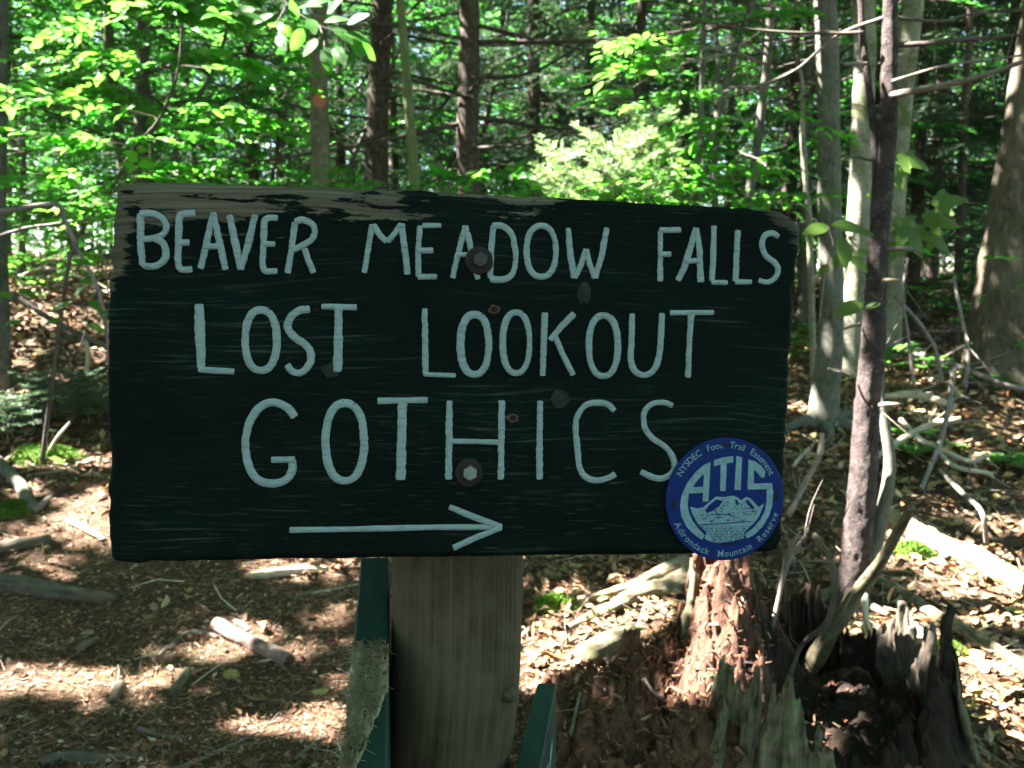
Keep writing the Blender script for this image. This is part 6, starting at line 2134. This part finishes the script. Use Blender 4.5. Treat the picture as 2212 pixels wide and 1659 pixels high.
def broken_branch_parts():
    root = [o for o in col.objects if o.name.startswith('broken_branch')][0]
    for nm, pl, w, mt, lf in (('peeled_fork', [(508, 1366), (526, 1376), (540, 1388)], (8, 12, 6), 'twig', .02), ('bare_end', [(596, 1423), (612, 1431), (630, 1441)], (26, 25, 21), 'rot_wood', .0)):
        P = [G(x, y) + np.array([0, 0, .022 + lf]) for x, y in pl]
        m = MB()
        tube(m, P, np.array(w) / 2 / F * P[0][1], seg=12, steps=12, wob=.16, freq=60, seed=3)
        m.build(nm, M[mt], root)


M['spotted'] = wood_mat('spotted', (.045, .028, .022), (.13, .085, .070), (.26, .20, .18), 60, .5, .8, .005, spots=(.34, .30, .29))
for i, (nm, lab, px, w, mt, kw) in enumerate(ST):
    stick(nm, lab, px, w, mt, seed=i, **kw)
broken_branch_parts()

# ------------------------------------------------------------------ ferns
def fern(label, p, nf, L, seed, az0=None, group=None):
    r = np.random.default_rng(seed)
    root = thing('fern', label, 'fern', p, group)
    for f in range(nf):
        az = (f + r.uniform(-.3, .3)) * 2 * math.pi / nf
        n = 26
        t = np.linspace(0, 1, n)
        l = L * r.uniform(.75, 1.15)
        hd = np.array([math.cos(az), math.sin(az), 0])
        P = np.asarray(p) + hd * (l * t ** 1.1)[:, None] * .9 + np.array([0, 0, 1.0]) * (l * (.75 * t - .62 * t * t))[:, None]
        T = nrm(np.gradient(P, axis=0))
        sd = nrm(np.cross(T, [0, 0, 1.0]))
        upv = np.cross(sd, T)
        mb = MB()
        tube(mb, P, np.linspace(.003, .0008, n), seg=5, tint=(1, .9, .8))
        w = .30 * l * np.sin(math.pi * np.clip(.10 + .88 * t, 0, 1)) ** .9 * (1 - .35 * t)
        for sg in (-1, 1):
            k = t > .15
            D = sd[k] * sg + T[k] * .45 + r.normal(0, .06, (k.sum(), 3))
            leaves(mb, P[k], D, upv[k] + r.normal(0, .15, (k.sum(), 3)), w[k], .55, tints(k.sum(), .8, 1.2, .06, r), LEAF1)
        mb.build('frond', M['fern'], root)


for lab, x, y, nf, L, sd in (('low fern with feathery fronds beside the dark spruce pole', 1985, 985, 7, .30, 1), ('fern in the shade behind the bleached branches', 1960, 945, 6, .28, 2), ('fern growing below the old flaring trunk', 2070, 810, 7, .32, 3), ('spreading fern at the foot of the old trunk', 2150, 830, 7, .34, 4),
                             ('small fern near the brush tangle', 1985, 800, 6, .26, 5), ('fern frond tuft between the grey trunk and the sign', 1735, 700, 6, .24, 6), ('fern on the bank beyond the sunny log', 2190, 1010, 6, .26, 7)):
    fern(lab, G(x, y), nf, L, sd)

# ------------------------------------------------------------------ leaf litter, chips, needles
def litter():
    r = np.random.default_rng(12)
    brown = np.array([[.27, .145, .075], [.36, .23, .13], [.17, .085, .045], [.44, .31, .19], [.30, .12, .05], [.22, .16, .09], [.33, .27, .10], [.12, .06, .035]])
    n = 62000
    y = 1.35 + 11.5 * r.uniform(0, 1, n) ** 1.35
    x = r.uniform(-.66, .70, n) * (y + .3)
    trail = (x < .15 + .25 * np.sin(y * 1.3)) & (y < 3.75 + .35 * np.sin(x * 2.1))
    keep = (~trail | (r.uniform(0, 1, n) < .05)) & ((x - SX) ** 2 + (y - SY) ** 2 > .42 ** 2)
    x, y = x[keep], y[keep]
    n = len(x)
    z = ground_z(x, y) + r.uniform(.002, .022, n)
    D = nrm(r.normal(0, 1, (n, 3)) * [1, 1, .28])
    N = np.array([0, 0, 1.0]) + r.normal(0, .38, (n, 3))
    t = brown[r.integers(0, len(brown), n)] * r.uniform(.4, 1.1, (n, 1))
    near = y < 4.5
    mb = MB()
    leaves(mb, np.c_[x, y, z][near], D[near], N[near], .015 + .06 * r.uniform(0, 1, near.sum()) ** 1.6, r.uniform(.9, 1.4), t[near], LEAF1, r.uniform(-2.5, 3.5, near.sum()))
    f = ~near
    leaves(mb, np.c_[x, y, z][f], D[f], N[f], r.uniform(.04, .085, f.sum()), 1.2, t[f], LEAF0, r.uniform(-2, 3, f.sum()))
    o = mb.build('leaf_litter', M['litter'], base=np.zeros(3), smooth=False)
    tag(o, 'brown dead leaves covering the forest floor', 'leaf litter', kind='stuff')
    # trail surface: bark chips and needles
    n = 85000
    y = 1.5 + 3.0 * r.uniform(0, 1, n) ** 1.15
    x = r.uniform(-.70, .30, n) * (y + .3)
    x = np.minimum(x, x)
    k = (y < 4.1 + .3 * np.sin(x * 2.1)) & (x < .55 + .25 * np.sin(y * 1.3))
    x, y = x[k], y[k]
    n = len(x)
    chip = np.array([[.20, .10, .055], [.30, .17, .10], [.11, .055, .032], [.40, .27, .18], [.16, .10, .05], [.25, .10, .05], [.13, .08, .05], [.18, .09, .05], [.46, .36, .27]])
    t = chip[r.integers(0, len(chip), n)] * r.uniform(.6, 1.55, (n, 1))
    mb = MB()
    z = ground_z(x, y) + r.uniform(.0, .008, n)
    P = np.c_[x, y, z]
    D = nrm(r.normal(0, 1, (n, 3)) * [1, 1, .22])
    s = r.uniform(0, 1, n)
    a = s < .42
    leaves(mb, P[a], D[a], np.array([0, 0, 1.0]) + r.normal(0, .5, (a.sum(), 3)), (.004 + .024 * r.uniform(0, 1, a.sum()) ** 2), 1.0, t[a], LEAF0, r.uniform(-2, 3, a.sum()))
    b = ~a
    prisms(mb, P[b] + [0, 0, .003], P[b] + [0, 0, .003] + D[b] * r.uniform(.012, .045, (b.sum(), 1)), .0008, .0005, t[b] * .9)
    o = mb.build('bark_litter', M['chips'], base=np.zeros(3), smooth=False)
    tag(o, 'reddish bark chips and needles carpeting the trail', 'litter', kind='stuff')
    # twigs everywhere
    n = 3200
    y = 1.5 + 9 * r.uniform(0, 1, n) ** 1.3
    x = r.uniform(-.66, .70, n) * (y + .3)
    k = ((x > .3) | (r.uniform(0, 1, n) < .10 + .3 * (y > 4.2))) & ((x - SX) ** 2 + (y - SY) ** 2 > .6 ** 2)
    x, y = x[k], y[k]
    n = len(x)
    az = r.uniform(0, 6.28, n)
    L = r.uniform(.05, .30, n)
    dx, dy = np.cos(az) * L, np.sin(az) * L
    A = np.c_[x, y, ground_z(x, y) + .008]
    B = np.c_[x + dx, y + dy, ground_z(x + dx, y + dy) + .012 + r.exponential(.02, n)]
    rad = r.uniform(.0012, .0035, n)
    mb = MB()
    t = np.array([[.30, .24, .19], [.45, .38, .31], [.16, .11, .08]])[r.integers(0, 3, n)] * r.uniform(.7, 1.2, (n, 1))
    mid = (A + B) / 2 + r.normal(0, .008, (n, 3)) + [0, 0, .006]
    prisms(mb, A, mid, rad, rad * .85, t)
    prisms(mb, mid, B, rad * .85, rad * .5, t)
    o = mb.build('twig_litter', M['chips'], base=np.zeros(3), smooth=False)
    tag(o, 'small fallen twigs scattered over the dead leaves', 'twig litter', kind='stuff')


litter()
